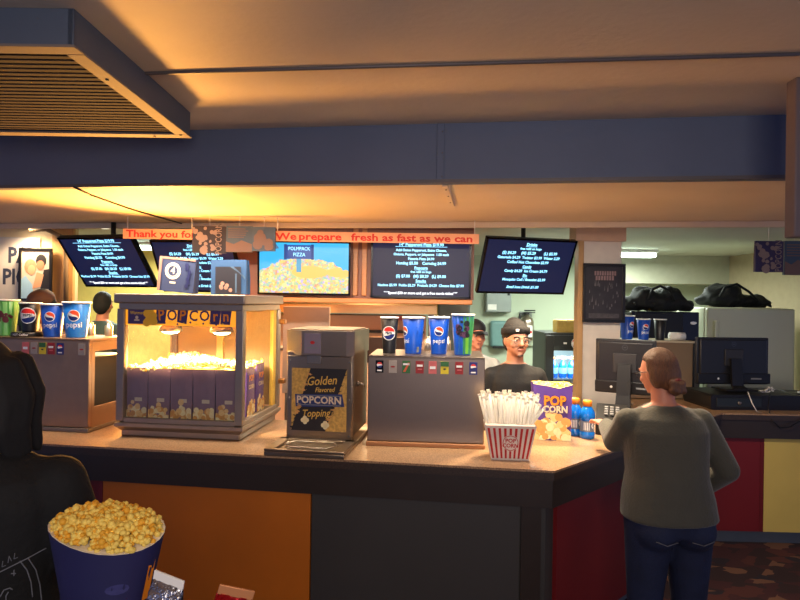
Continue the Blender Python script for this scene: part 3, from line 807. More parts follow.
# printed popcorn bag on the counter
p = at(553, 439.5, 3.2)
pb = thing('popcorn_bag', 'purple popcorn bag with yellow inside standing open by the blue bottles', 'popcorn bag', (p.x, p.y+.05, HC), math.radians(-6), 'printed popcorn bags')
mb = MB(); bag_mesh(mb, .20, .10, .30, BAGPRINT, wob=.022); mb.build('paper_body', pb)
w, h = .20, .30
f = lambda u, v: V((u*w*(.96+.06*v), -.0555-.0004*v, v*h))
f = lambda u, v: V((u*w*(.965+.05*v), -(.0485+.0025*v)-.0062, v*h))
mb = MB(); corn_pile(mb, f, w, h, 12, .50, 75, .0004, 1.5)
for tx, sz, m, uu, vv in (('POP', .070, ORANGE, .05, .70), ('CORN', .050, YELLOW, .07, .55)):
    g = lambda a, b: f(uu+a/w, vv+b/h)+V((0, -.0012-.002, 0)); g0 = lambda a, b: f(uu+a/w+.012, vv+b/h-.008)+V((0, -.0004-.002, 0))
    mb.text(tx, sz, NAVY, g0, 'CENTER', 0, 0, .04, .9); mb.text(tx, sz, m if tx == 'POP' else CREAMP, g, 'CENTER', 0, 0, .04, .9)
mb.build('print', pb)

# ================================================================= popcorn warmer cabinet
wp = at(177.5, 440, 3.10)
PW, PD, PH = .69, .60, .750
RW = math.radians(-7)
warm = thing('popcorn_warmer', 'large glass-sided popcorn warmer cabinet with lit lamps and POPCORN header', 'popcorn warmer', (wp.x, wp.y, HC), RW)
WF = pm('warm_aluminium', (.60, .55, .50), .42, .75, .05, 20)
mb = MB(); hw = PW/2
mb.b2((-hw+.02, .02, 0), (hw-.02, PD-.02, .035), WF, .006); mb.build('foot_plinth', warm)
mb = MB(); mb.rings([[V((x*(hw-.02+k), (PD/2)+y*(PD/2-.02+k), z)) for x, y in ((-1, -1), (1, -1), (1, 1), (-1, 1))] for k, z in ((0, .03), (.025, .055), (.025, .072), (.0, .078))], WF, True, False); mb.build('base_tray', warm)
pw_ = .042
for x in (-hw+pw_/2, hw-pw_/2):
    for y in (pw_/2, PD-pw_/2): MB().box((x, y, .08+(PH-.16)/2), (pw_, pw_, PH-.16), WF, .004).build('corner_post', warm)
mb = MB(); mb.b2((-hw-.012, -.015, PH-.052), (hw+.012, PD+.012, PH), WF, .008); mb.b2((-hw+.006, .006, PH-.085), (hw-.006, PD-.006, PH-.05), WF, .003); mb.build('roof', warm)
mb = MB(); mb.b2((-hw+pw_, .004, .075), (hw-pw_, .03, .10), WF, .002); mb.b2((hw-.03, pw_, .075), (hw-.004, PD-pw_, .10), WF, .002); mb.b2((-hw+.004, pw_, .075), (-hw+.03, PD-pw_, .10), WF, .002); mb.build('bottom_rail', warm)
# header with lettering, a translucent sign lit from behind by the lamps
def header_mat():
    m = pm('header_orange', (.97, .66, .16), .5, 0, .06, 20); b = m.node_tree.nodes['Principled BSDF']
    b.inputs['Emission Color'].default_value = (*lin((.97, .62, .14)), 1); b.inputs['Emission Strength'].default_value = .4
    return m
hz0, hz1 = PH-.165, PH-.062
hd = MB().b2((-hw+pw_, .012, hz0), (hw-pw_, .018, hz1), header_mat()).build('header_sign', warm)
mb = MB(); f = lambda u, v: V((u, .0112, (hz0+hz1)/2+v)); f2 = lambda u, v: V((u, .0104, (hz0+hz1)/2+v)); f3 = lambda u, v: V((u, .0096, (hz0+hz1)/2+v))
PUR = pm('header_purple', (.27, .20, .42), .5)
mb.rect(-.29, -.046, -.19, .048, PUR, f)
mb.text('POPCORN', .020, YELLOW, f2, 'CENTER', -.24, .034, .01, .85).text('Warmer', .024, YELLOW, f2, 'CENTER', -.24, .012, .01, .9)
mb.disc(.009, CREAMP, f2, -.24, -.012, 10); mb.rect(-.255, -.03, -.225, -.022, CREAMP, f2)
L = Layer(f2)
for k in range(9): mb.disc(.022, pm('header_corn', (.98, .74, .14), .5), L(), -.165+.02*math.sin(k*2.4), -.012+.028*math.cos(k*1.7), 9)
xs = [-.105, -.045, .012, .072, .132, .190, .247]
rnd = random.Random(2)
for i, (ch, x) in enumerate(zip('POPCOrn', xs)):
    a = rnd.uniform(-.1, .1)
    if i in (0, 2, 5, 6): mb.poly2([(x-.03, -.038-a*.06), (x+.022, -.042), (x+.032, .042), (x-.026, .044+a*.05)], PUR, f2)
    mb.text(ch, .078, PUR if i not in (0, 2, 5, 6) else ORANGE, f3, 'CENTER', x, 0, .02, .9, 0, 0, a)
for k in range(12): mb.disc(.006, PUR if k % 2 else YELLOW, f2, -.12+.035*k, -.043+.005*(k % 3), 6)
mb.build('header_lettering', hd)
# glass and back
def hazy():
    m = bpy.data.materials.new('scuffed_acrylic'); m.use_nodes = True; nt = m.node_tree
    b = nt.nodes['Principled BSDF']; b.inputs['Base Color'].default_value = (*lin((.62, .54, .38)), 1); b.inputs['Roughness'].default_value = .3
    t = nt.nodes.new('ShaderNodeBsdfTransparent'); tl = nt.nodes.new('ShaderNodeBsdfTranslucent'); tl.inputs[0].default_value = (*lin((.45, .38, .26)), 1)
    n = nt.nodes.new('ShaderNodeTexNoise'); n.inputs['Scale'].default_value = 14
    a = nt.nodes.new('ShaderNodeMixShader'); c = nt.nodes.new('ShaderNodeMixShader'); a.inputs[0].default_value = .45
    mr = nt.nodes.new('ShaderNodeMapRange'); mr.inputs['To Min'].default_value = .05; mr.inputs['To Max'].default_value = .20
    nt.links.new(n.outputs['Fac'], mr.inputs[0]); nt.links.new(mr.outputs[0], c.inputs[0])
    nt.links.new(b.outputs[0], a.inputs[1]); nt.links.new(tl.outputs[0], a.inputs[2])
    nt.links.new(t.outputs[0], c.inputs[1]); nt.links.new(a.outputs[0], c.inputs[2]); nt.links.new(c.outputs[0], nt.nodes['Material Output'].inputs['Surface'])
    return m
MB().b2((-hw+pw_, .016, .10), (hw-pw_, .020, hz0), GLASS).build('glass_pane', warm)
HAZY = hazy()
for x in (hw-.020, -hw+.016): MB().b2((x, pw_, .10), (x+.004, PD-pw_, PH-.085), HAZY).build('glass_pane', warm)
BKP = pm('amber_back_panel', (.62, .50, .33), .45, 0, .12, 5)
MB().b2((-hw+pw_, PD-.02, .09), (hw-pw_, PD-.012, PH-.08), BKP).build('back_panel', warm)
MB().b2((-.045, PD-.04, .09), (-.005, PD-.02, PH-.08), pm('yellowed_post', (.85, .70, .42), .5)).build('back_post', warm)
MB().b2((hw-.032, PD-.10, .09), (hw-.012, PD-.05, PH-.085), pm('yellow_post', (.90, .74, .30), .5)).build('side_post', warm)
MB().b2((-hw+.02, .03, .078), (hw-.02, PD-.03, .084), WF).build('deck', warm)
# hinges on the right rear
for z in (.22, .58): MB().b2((hw-.005, PD-.03, z), (hw+.035, PD+.005, z+.03), pm('brass', (.62, .42, .22), .4, .7), .004).build('hinge', warm)
# lamps
BULB = emis('hot_bulb', (1, .93, .74), 14)
for x in (-.125, .165):
    y = .15; z = hz0-.030
    ls = MB().lathe([(.012, .055), (.03, .05), (.055, .02), (.062, -.006), (.059, -.006), (.05, .016), (.012, .04)], WF, 24).build('lamp_shade', warm, (x, y, z))
    MB().lathe([(.0005, -.022), (.03, -.019), (.05, -.006), (.05, .004), (.02, .02), (.0005, .02)], BULB, 20).build('bulb', ls)
    MB().tube([(0, 0, .05), (0, 0, PH-.085-z)], .008, WF, 8).build('stem', ls)
    lamp('SPOT', 'warmer_lamp', (x, y, z-.03), 34, (1, .89, .70), .04, (0, 0, 0), None, 165, .5, warm)
# bags in the cabinet
bw, bd, bh = .118, .10, .275
GB = 'popcorn bags kept in the warmer'
rotm = Matrix.Rotation(RW, 4, 'Z')
wl = lambda x, y, z: V(wp.x*1.0 and (wp.x, wp.y, HC)) + (rotm @ V((x, y, z)))
BPUR = pm('warm_bag_purple', (.56, .43, .47), .4, 0, .12, 12)
src = None
def warm_bag(x, y, rz, label, lettered):
    p = wl(x, y, .0845)
    t = thing('popcorn_bag', label, 'popcorn bag', p, RW+rz, GB)
    mb = MB(); bag_mesh(mb, bw, bd, bh, BPUR if not lettered else BAGPRINT); mb.build('paper_body', t)
    f = lambda u, v: V((u*bw*.98, -bd/2*(.97+.04*v)-.0062, v*bh))
    mb = MB(); corn_pile(mb, f, bw, bh, int(x*977+y*31), .34, 42, .0004, 1.7)
    if lettered:
        g = lambda a, b: f(a/bw, b/bh)+V((0, -.001, 0))
        mb.text('POP', .045, ORANGE, g, 'CENTER', 0, bh*.75, .03, .9).text('CORN', .032, CREAMP, g, 'CENTER', 0, bh*.58, .03, .9)
    else: mb.rect(-.08, .36, .28, .43, CREAMP, f)
    mb.build('print', t)
    return t
ords = ['leftmost', 'second', 'middle', 'fourth', 'rightmost']
for i in range(5):
    x = -.248+.124*i
    warm_bag(x, .085, 0, '%s of the five filled popcorn bags behind the warmer front glass' % ords[i], False)
for j, o_ in enumerate(('nearer', 'farther')):
    warm_bag(.238, .26+.15*j, PI/2, 'filled purple POP CORN bag facing the warmer side glass, %s one' % o_, True)
for (cx, cy, rx, ry, nk, sd) in ((0, .085, .29, .05, 300, 1),):
    pass
# one drift of popcorn over all the bag mouths
rnd = random.Random(21); mb = MB()
mb.b2((-.29, .04, .345), (.20, PD-.12, .362), CORN2, .008)
for k in range(560):
    x = rnd.uniform(-.30, .295); y = PD*.06+rnd.random()**1.4*(PD-.13)
    z = .364+.018*math.sin(x*9+y*7)+.004*min(1, y/.25)+rnd.uniform(-.004, .012)
    kernel(mb, V((x, y, z)), rnd.uniform(.010, .016), CORN, CORN2, rnd)
tag(mb.build('popcorn', None, wl(0, 0, 0), RW), 'glowing popcorn heaped over the bags inside the glass warmer', 'popcorn', None, 'stuff')

# paper bags standing on the warmer roof
def deco_four(mb, f, w, h):
    g = lambda a, b: f(-.10+a/w, .60+b/h)
    mb.disc(.046, CREAMP, g, 0, 0, 24, .036); mb.disc(.032, CREAMP, g, 0, 0, 24, .028)
    mb.text('4', .050, CREAMP, g, 'CENTER', 0, 0, .02)
    mb.rect(-.16, .24, .0, .29, CREAMP, f)
    rn = random.Random(3)
    L = Layer(f)
    for k in range(7): mb.disc(.012, NAVY, (lambda g: lambda a, b: g(a/w, b/h))(L()), .32*w+rn.uniform(-.01, .02), (.2+.1*k)*h, 8)
    mb.rect(-.5, .93, .5, 1, KR, f); mb.rect(-.5, 0, -.42, 1, KR, lambda a, b: f(a, b)+V((0, -.0004, 0)))
def deco_frame(mb, f, w, h):
    mb.rect(-.36, .02, .36, .8, pm('night_print', (.10, .09, .12), .5), f)
    f2 = lambda a, b: f(a, b)+V((0, -.0004, 0))
    mb.poly2([(.05, .80), (.15, .80), (.48, .42), (.48, .50)], SLATE, f2); mb.rect(.2, .05, .24, .6, SLATE, f2)
    rn = random.Random(9)
    L = Layer(f2)
    for k in range(6): mb.disc(.012, KR, (lambda g: lambda a, b: g(a/w, b/h))(L()), rn.uniform(-.2, .1)*w, rn.uniform(.1, .35)*h, 8)
GP = 'paper bags on the warmer roof'
b_ = face_bag('paper_bag', 156, 194, 257, 291.5, 3.32, 'blue paper bag with a circled 4 leaning on the warmer roof', 'paper bag', pm('bag_blue_grey', (.14, .18, .30), .6), deco_four, .06, (0, math.radians(5), RW), GP)
b_.location.z = HC+PH+.004+.008
b_ = face_bag('paper_bag', 210, 247, 259, 293.5, 3.30, 'blue paper bag with a dark framed picture standing on the warmer roof', 'paper bag', pm('bag_steel_blue', (.11, .24, .38), .6), deco_frame, .06, (0, math.radians(-.5), RW), GP)
b_.location.z = HC+PH+.003

# ================================================================= butter topping machine
tp = at(319, 437, 3.03)
top = thing('topping_dispenser', 'steel popcorn topping dispenser with Golden Flavored Topping decal and drip tray', 'topping dispenser', (tp.x, tp.y, HC), RZ)
TS = pm('topping_steel', (.60, .53, .45), .30, .9, .05, 40, stretch=(1, 1, 12))
w, d = .345, .36
lz, hz = .452, .575
mb = MB(); mb.box((0, d/2, lz/2+.03), (w, d, lz-.03), TS, .006); mb.build('lower_cabinet', top)
fp = MB().box((0, -.003, lz/2+.01), (w-.01, .012, lz-.03), TS, .003).build('front_panel', top)
mb = MB()
for x in (-1, 1):
    for z in (.05, .23, .42): mb.ell((x*(w/2-.018), -.011, z), (.005, .003, .005), STEELD, None, 2)
mb.build('screw', fp)
# upper hood, wider at its left reflective wing
mb = MB(); mb.prism([(-w/2-.014, .035), (-w/2+.085, -.035), (w/2-.03, -.035), (w/2+.004, .0), (w/2+.004, d+.02), (-w/2-.014, d+.02)], lz, hz, TS); mb.build('hood', top)
MB().box((0, d/2, hz+.003), (w*.96, d*.9, .008), TS, .003).build('lid', top)
mb = MB(); mb.box((-.03, -.0365, lz+.060), (.085, .004, .10), pm('lilac_grey_label', (.52, .47, .52), .5)); mb.disc(.012, RED, lambda u, v: V((-.03+u, -.0395, lz+.065+v)), 0, 0, 12, 0, .7); mb.rect(-.03, -.03, .03, -.024, GREY, lambda u, v: V((-.03+u, -.0395, lz+.065+v))); mb.build('label_plate', top)
mb = MB(); mb.b2((-.065, -.016, lz-.045), (.01, -.006, lz), STEELD, .003); mb.build('spout_guard', top)
# decal
dw, dh = .285, .315
dc = MB(); f = lambda u, v: V((u*dw, -.0115, .228+v*dh)); f1 = lambda u, v: f(u, v)+V((0, -.0006, 0)); f2 = lambda u, v: f(u, v)+V((0, -.0012, 0)); f3 = lambda u, v: f(u, v)+V((0, -.0018, 0))
dc.rect(-.5, -.5, .5, .5, pm('decal_corn', (.80, .62, .30), .5, 0, .35, 70), f)
DK = pm('decal_black', (.13, .11, .11), .45)
dc.poly2([(-.16, .5), (.5, .5), (.12, -.5), (-.5, -.5)], DK, f1)
rn = random.Random(6)
for k in range(30):
    s = rn.random(); v = .48-.96*s
    for u0, sg in ((-.16-.34*s, 1), (.5-.38*s, -1)):
        dc.disc(.007, DK if rn.random() < .5 else PRC[1], lambda a, b: f2(u0+sg*rn.uniform(-.03, .05)+a/dw, v+b/dh), 0, 0, 6) if k % 2 else None
dc.poly2([(-.44, .08), (.42, .10), (.46, -.10), (-.42, -.12)], pm('decal_blue', (.14, .20, .42), .45), f2)
for v in (.065, -.085): dc.rect(-.40, v-.006, .40, v+.006, GREY, f3)
dc.text('POPCORN', .050, CREAMP, lambda a, b: f3(a/dw, -.01+b/dh), 'CENTER', 0, 0, .03, .98)
dc.text('Golden', .062, pm('decal_gold', (.88, .70, .30), .5), lambda a, b: f3(.04+a/dw, .30+b/dh), 'CENTER', 0, 0, .01, .85, .3, 0, .08)
dc.text('Flavored', .034, pm('decal_gold', (.88, .70, .30), .5), lambda a, b: f3(.10+a/dw, .16+b/dh), 'CENTER', 0, 0, .01, .85, .3, 0, .05)
dc.text('Topping', .052, pm('decal_gold', (.88, .70, .30), .5), lambda a, b: f3(-.06+a/dw, -.22+b/dh), 'CENTER', 0, 0, .01, .85, .3, 0, .06)
for (u, v) in ((-.25, -.33), (.12, -.40)):
    for q in range(4): dc.disc(.012, PRC[2], lambda a, b: f3(u+a/dw, v+b/dh), .01*math.cos(q*1.6), .01*math.sin(q*1.6), 8)
dc.build('decal', top)
# tray
tw = .385
mb = MB(); mb.b2((-tw/2, -.26, 0), (tw/2, d, .022), TS, .004)
mb.b2((-tw/2, -.26, .022), (tw/2, -.235, .034), TS, .003); mb.b2((-tw/2, -.24, .022), (-tw/2+.05, -.01, .034), TS, .003); mb.b2((tw/2-.05, -.24, .022), (tw/2, -.01, .034), TS, .003); mb.b2((-tw/2, -.05, .022), (tw/2, 0, .034), TS, .003)
mb.build('drip_tray', top)
mb = MB(); ov = [(-.13, -.14), (-.09, -.20), (.09, -.20), (.13, -.14), (.10, -.08), (-.10, -.08)]
mb.tube([V((x, y, .032)) for x, y in ov+ov[:1]], .004, STEEL, 6); mb.build('tray_rim', top)
mb = MB(); mb.tube([(w/2+.004, .10, .30), (w/2+.03, .10, .30), (w/2+.036, .10, .285)], .007, STEEL, 8); mb.ell((w/2+.006, .10, .30), (.006, .016, .016), STEEL); mb.build('lock_knob', top)

# ================================================================= straw tub
sp = at(511, 461, 2.78)
SRZ = math.radians(-4)
tub = thing('straw_tub', 'red and white striped POP CORN tub packed with wrapped straws', 'tub', (sp.x, sp.y+.06, HC), SRZ)
TW = pm('tub_white', (.92, .86, .80), .6); TR = pm('tub_red', (.78, .14, .12), .6)
hT, b0, b1 = .162, .086, .118
def sq(k, z, inn=0): return [V((-k+inn, -k*.62+inn, z)), V((k-inn, -k*.62+inn, z)), V((k-inn, k*.62-inn, z)), V((-k+inn, k*.62-inn, z))]
mb = MB(); mb.rings([sq(b0, 0), sq(b1, hT)], TW, False, False); mb.rings([sq(b1, hT), sq(b1, hT, .003), sq(b0, .003, .003)], TW, True, False); mb.quad(sq(b0, 0)[::-1], TW); mb.build('box_body', tub)
def ff(u, v): k = b0+(b1-b0)*v; return V((u*k, -k*.62-.0008, v*hT))
mb = MB()
for i in range(9):
    u = -.88+1.76*i/8
    mb.quad([ff(u-.05, .05), ff(u+.05, .05), ff(u+.05, .93), ff(u-.05, .93)], TR)
f2 = lambda a, b: ff(a/.103, .5+b/hT)+V((0, -.0008, 0)); f3 = lambda a, b: ff(a/.103, .5+b/hT)+V((0, -.0014, 0))
mb.disc(.038, TW, f2, 0, 0, 26); mb.disc(.036, TR, f3, 0, 0, 26, .033)
mb.text('POP', .026, TR, f3, 'CENTER', 0, .011, .03).text('CORN', .026, TR, f3, 'CENTER', 0, -.012, .03)
mb.build('print', tub)
STR = pm('straw_paper', (.95, .92, .85), .7)
strs = []
for v in range(3):
    mb = MB(); L_ = .275+.01*v
    mb.tube([(0, 0, 0), (0, 0, L_)], .0058, STR, 8); mb.b2((-.0075, -.001, L_-.004), (.0075, .001, L_+.012), STR); me = mb.build('straw').data; strs.append(me)
    bpy.data.objects.remove([o for o in bpy.data.objects if o.data == me][0])
rn = random.Random(11)
NS = 160
for k in range(NS):
    ix, iy = -1+2*((k*.61803) % 1), -1+2*((k*.7549+.3) % 1)
    if k < 12: ix, iy = .55+.4*rn.random(), -1+.4*rn.random()
    base = V((ix*.070, iy*.042, .008)); a = ix*.22+rn.uniform(-.05, .05); b = iy*.10+rn.uniform(-.05, .05)
    ln = -.03*abs(ix)+rn.uniform(-.05, .0)
    if k < 12: a = .55+rn.uniform(-.06, .12); b = -.1; base = V((.0+.02*rn.random(), iy*.03, .05)); ln = -.09
    o = bpy.data.objects.new('straw', strs[k % 3]); COL.objects.link(o)
    R = Matrix.Rotation(SRZ, 4, 'Z') @ Matrix.Rotation(a, 4, 'Y') @ Matrix.Rotation(b, 4, 'X')
    o.rotation_euler = R.to_euler(); sc = 1.0 if k >= 12 else .82
    o.scale = (1, 1, sc*rn.uniform(.9, 1.02))
    o.location = tub.location+(Matrix.Rotation(SRZ, 4, 'Z') @ base)
    tag(o, 'white paper-wrapped straw standing in the striped POP CORN tub', 'straw', 'straws in the striped tub')

# ================================================================= sports drink bottles
BL = pm('blue_drink', (.05, .45, .85), .12, 0, .03, 5, coat=.6); OCAP = pm('orange_cap', (.98, .55, .12), .4); LBL = pm('bottle_label_grey', (.40, .45, .52), .4, 0, .3, 40)
def bottle(px, py, y, lab, h=.205):
    p = at(px, py, y)
    t = thing('sports_drink_bottle', lab, 'bottle', (p.x, y, HC), 0, 'blue sports drink bottles')
    MB().lathe([(.0005, 0), (.036, 0), (.041, .006), (.041, .03), (.038, .036), (.038, .10), (.041, .106), (.0415, .125), (.038, .145), (.026, .165), (.020, .172), (.020, .178), (.0005, .178)], BL, 28).build('bottle_body', t)
    MB().lathe([(.0005, h), (.021, h), (.024, h-.004), (.024, h-.03), (.0005, h-.03)], OCAP, 24).build('cap', t)
    mb = MB(); mb.lathe([(.0386, .04), (.0386, .097)], LBL, 28)
    mp = lambda u, v: V((.0392*math.sin(u/.0392), -.0392*math.cos(u/.0392), v))
    mb.text('G', .05, LW, mp, 'CENTER', .028, .07, .03)
    for k in range(4): mb.rect(-.03+.009*k, .048, -.026+.009*k, .09, LW, mp)
    mb.build('label', t)
bottle(587, 437, 3.27, 'blue sports drink bottle with orange cap nearest the customer')
bottle(574.5, 436, 3.34, 'blue sports drink bottle half hidden behind the purple popcorn bag')
# ================================================================= register side
MONB = pm('monitor_black', (.11, .115, .13), .38, 0, .06, 10)
def monitor(px, py, y, w, h, yaw, lab, base_z, lean=0.):
    p = at(px, py, y)
    t = thing('computer_monitor', lab, 'monitor', (p.x, p.y, base_z), yaw, 'register monitors seen from behind')
    zc = p.z-base_z
    hz = h/2
    T = Matrix.Translation((0, 0, zc)) @ Matrix.Rotation(lean, 4, 'X')
    mb = MB(); mb.box((0, .018, 0), (w, .022, h), MONB, .006, T); mb.box((0, 0, .01), (w*.92, .018, h*.86), MONB, .008, T); mb.build('casing', t)
    mb = MB(); mb.box((0, .0295, .005), (w-.02, .003, h-.03), emis('monitor_screen', (.45, .5, .55), .5), 0, T); mb.build('display', t)
    mb = MB(); mb.disc(.018, pm('monitor_logo', (.30, .31, .33), .3, .5), lambda u, v: T @ V((u, -.0098, hz*.72+v)), 0, 0, 18, .014)
    mb.rect(-.008, -.004, .008, .004, pm('monitor_logo', (.30, .31, .33), .3, .5), lambda u, v: T @ V((u, -.0098, hz*.72+v))); mb.build('badge', t)
    mb = MB(); mb.box((0, -.012, -hz+.045), (w, .016, .075), BLACK, .005, T); mb.box((0, -.012, hz*.15), (.14, .012, .12), pm('mount_plate', (.17, .17, .18), .5), .004, T)
    mb.disc(.008, WHITE, lambda u, v: T @ V((u, -.0205, -hz+.045+v)), -w*.22, 0, 12); mb.rect(-.05, -.008, .05, .008, GREY, lambda u, v: T @ V((w*.3+u*.8, -.0205, -hz+.045+v*.7))); mb.build('port_cover', t)
    mb = MB()
    mb.rings([[V((x*k, y0+yy, z)) for x, yy in ((-1, -.012), (1, -.012), (1, .012), (-1, .012))] for k, y0, z in ((.038, -.03, zc+.02), (.042, -.055, zc-hz), (.05, -.085, .02), (.05, -.09, .008))], BLACK, True, False)
    mb.box((0, -.02, .006), (.24, .19, .012), BLACK, .004); mb.build('stand', t)
    return t
monitor(733, 361, 4.42, .55, .345, math.radians(3), 'wide black monitor seen from behind above the equipment box at right', HC+.115)
monitor(625, 367, 3.78, .36, .345, math.radians(-28), 'black monitor turned half away in front of the pillar left of the customer', HC, math.radians(3))
p = at(742, 397, 4.40)
eb = thing('register_drawer', 'long black cash drawer box under the wide monitor', 'cash drawer', (p.x, 4.40, HC), math.radians(2))
mb = MB(); mb.rings([[V((x*k, .0+y*.19, z)) for x, y in ((-1, -1), (1, -1), (1, 1), (-1, 1))] for k, z in ((.33, .0), (.34, .02), (.34, .095), (.325, .105))], BLACK, True, False); mb.build('casing', eb)
MB().b2((-.30, -.196, .02), (.02, -.188, .085), pm('drawer_front', (.12, .15, .16), .35), .003).build('drawer', eb)
MB().lathe([(.0005, 0), (.012, 0), (.012, .006), (.0005, .006)], STEEL, 14, (0, 0, 0), False, Matrix.Translation((-.14, -.196, .05)) @ Matrix.Rotation(PI/2, 4, 'X')).build('lock', eb)
# receipt printer / terminal and cables on the right
p = at(783, 400, 4.32)
pr = thing('receipt_printer', 'low black receipt printer at the right end of the worktop', 'printer', (p.x+.21, 4.44, HC), math.radians(-8))
mb = MB(); mb.box((0, 0, .05), (.20, .22, .10), BLACK, .012); mb.build('casing', pr); MB().box((0, -.05, .104), (.09, .02, .012), WHITEP, .001).build('paper_roll', pr)
mb = MB(); mb.tube([at(748, 392, 4.20), at(752, 403, 4.15), at(757, 412, 4.12), at(762, 416, 4.1)], .004, WHITE, 6)
for q in mb.bm.verts: q.co.z = max(q.co.z, HC+.005)
tag(mb.build('cable'), 'white cable lying across the worktop below the wide monitor', 'cable')
mb = MB(); pts = [at(770, 394, 4.2), at(768, 408, 4.12), at(772, 420, 4.07), at(780, 428, 4.05), at(790, 427, 4.05), at(800, 421, 4.05), at(808, 412, 4.08)]
mb.tube(pts, .004, BLACK, 6)
tag(mb.build('cable'), 'black cable drooping over the worktop edge at far right', 'cable')
mb = MB(); rn = random.Random(4)
for k in range(3):
    q = [V((p.x-.14+rn.uniform(-.05, .05), 4.30+rn.uniform(-.06, .02), HC+.112+rn.uniform(0, .05))) for _ in range(6)]
    mb.tube(q, .004, WHITE, 6)
tag(mb.build('cable_bundle'), 'small tangle of white cables on the black box beside the monitor stand', 'cables')
# brown cabinet with cups
p = at(655, 341, 4.62)
x0_, x1_ = at(616, 341, 4.62).x, at(695, 341, 4.62).x
bx = thing('back_cabinet', 'tall brown cabinet box on the worktop behind the customer\'s head', 'cabinet', ((x0_+x1_)/2+.02, 4.80, HC))
wB = (x1_-x0_)-.05; hB = p.z-HC
BR = pm('brown_board', (.46, .37, .28), .55, 0, .06, 5)
MB().box((0, 0, hB/2), (wB, .34, hB-.012), BR, .004).build('carcass', bx)
MB().box((0, 0, hB-.006), (wB+.012, .36, .014), pm('pale_edge', (.72, .66, .56), .5), .003).build('top_board', bx)
MB().box((wB/2, -.172, hB/2), (.014, .008, hB), BLACK).build('edge_strip', bx)
zc_ = HC+hB+.0015
GC = 'cups on the brown cabinet'
for px, rt, h, m, dc, lab in ((627, .056, .19, CUPB, deco_side, 'blue paper cup half hidden by the dark poster on the brown cabinet'), (643.5, .052, .165, CUPB, deco_old, 'middle blue paper cup with cola logo on the brown cabinet'), (660, .046, .165, CUPK, None, 'plain black paper cup with white rim on the brown cabinet')):
    cup((at(px, 330, 4.75).x, 4.75, zc_), rt, h, m, dc, lab, 0, GC)
q = at(677, 335, 4.74)
t = thing('paper_roll', 'white paper roll lying on the brown cabinet beside the black cup', 'paper roll', (q.x, 4.74, zc_+.031))
MB().lathe([(.008, -.058), (.031, -.058), (.031, .058), (.008, .058), (.008, -.058)], WHITEP, 24, (0, 0, 0), False, Matrix.Rotation(PI/2, 4, 'Y')).build('paper', t)
# card terminal by customer's arm and red candy
p = at(612, 405, 3.42)
ctm = thing('card_terminal', 'black card terminal with small white lettering beside the customer\'s elbow', 'card terminal', (p.x, 3.42, HC), math.radians(-20))
mb = MB(); mb.rings([[V((x*.085, y, z)) for x, y, z in ((-1, -.10, a), (1, -.10, a), (1, .10, b), (-1, .10, b))] for a, b in ((0, 0), (.075, .135), (.085, .145))], BLACK, True, False); mb.build('casing', ctm)
mb = MB(); f = lambda u, v: V((u, -.1012, .045+v)); mb.text('Return Policy', .018, LW, f, 'CENTER', 0, .012, .01).rect(-.06, -.012, -.03, -.006, RED, f); mb.build('lettering', ctm)
mb = MB()
for i in range(4):
    for j in range(3): mb.box((-.03+.03*j, -.05+.028*i, .112+.0084*i*1), (.02, .018, .008), GREY, .002)
mb.build('keypad', ctm)
p = at(634, 397, 3.66)
t = thing('red_scanner', 'small red rounded gadget in front of the half-turned monitor', 'scanner', (p.x, 3.56, HC))
mb = MB(); mb.ell((0, 0, .10), (.035, .03, .024), RED); mb.build('dome', t); MB().lathe([(.0005, 0), (.03, 0), (.028, .012), (.012, .02), (.012, .085), (.0005, .09)], BLACK, 16).build('stand', t)

# ================================================================= pillar poster, wall things
FRK = pm('poster_frame_black', (.07, .06, .06), .35)
def poster(px0, px1, py0, py1, y, lab, art, rz=0.):
    p = at((px0+px1)/2, (py0+py1)/2, y); w, h = (px1-px0)/FPX*y, (py1-py0)/FPX*y
    t = thing('framed_poster', lab, 'poster', p, rz)
    fr = MB(); b = .022
    for a, c in (((-w/2, -h/2), (w/2, -h/2+b)), ((-w/2, h/2-b), (w/2, h/2)), ((-w/2, -h/2+b), (-w/2+b, h/2-b)), ((w/2-b, -h/2+b), (w/2, h/2-b))): fr.b2((a[0], -.012, a[1]), (c[0], .012, c[1]), FRK, .003)
    fr.build('frame', t)
    MB().b2((-w/2+.01, .0, -h/2+.01), (w/2-.01, .01, h/2-.01), FRK).build('backing', t)
    mb = MB(); f = lambda u, v: V((u*(w-2*b), -.0015, v*(h-2*b))); art(mb, f, w, h); mb.build('picture', t)
    return t
def art_dark(mb, f, w, h):
    mb.rect(-.5, -.5, .5, .5, pm('poster_dark', (.15, .14, .15), .4, 0, .4, 14), f)
    g = lambda u, v: f(u, v)+V((0, -.0006, 0)); rn = random.Random(5)
    a = pm('poster_grey', (.36, .34, .34), .5, 0, .3, 40); b = pm('poster_mauve', (.52, .42, .42), .5, 0, .2, 40)
    for k in range(9): x = -.27+.068*k; mb.rect(x, .33, x+.05, .41, b, g)
    for k in range(7): x = -.24+.075*k; mb.rect(x, .24, x+.055, .32, b, g)
    for k in range(26):
        x, y = rn.uniform(-.42, .38), rn.uniform(-.34, .15); s = rn.uniform(.02, .05)
        mb.poly2([(x, y), (x+s, y+.01), (x+s*.8, y+rn.uniform(.04, .14)), (x+.01, y+.06)], a, g)
    for k in range(4): mb.rect(-.42, -.40-.022*k, .42, -.39-.022*k, a, g)
poster(583, 625, 263.5, 322.5, 4.55, 'black framed dark movie poster hung on the pillar', art_dark)
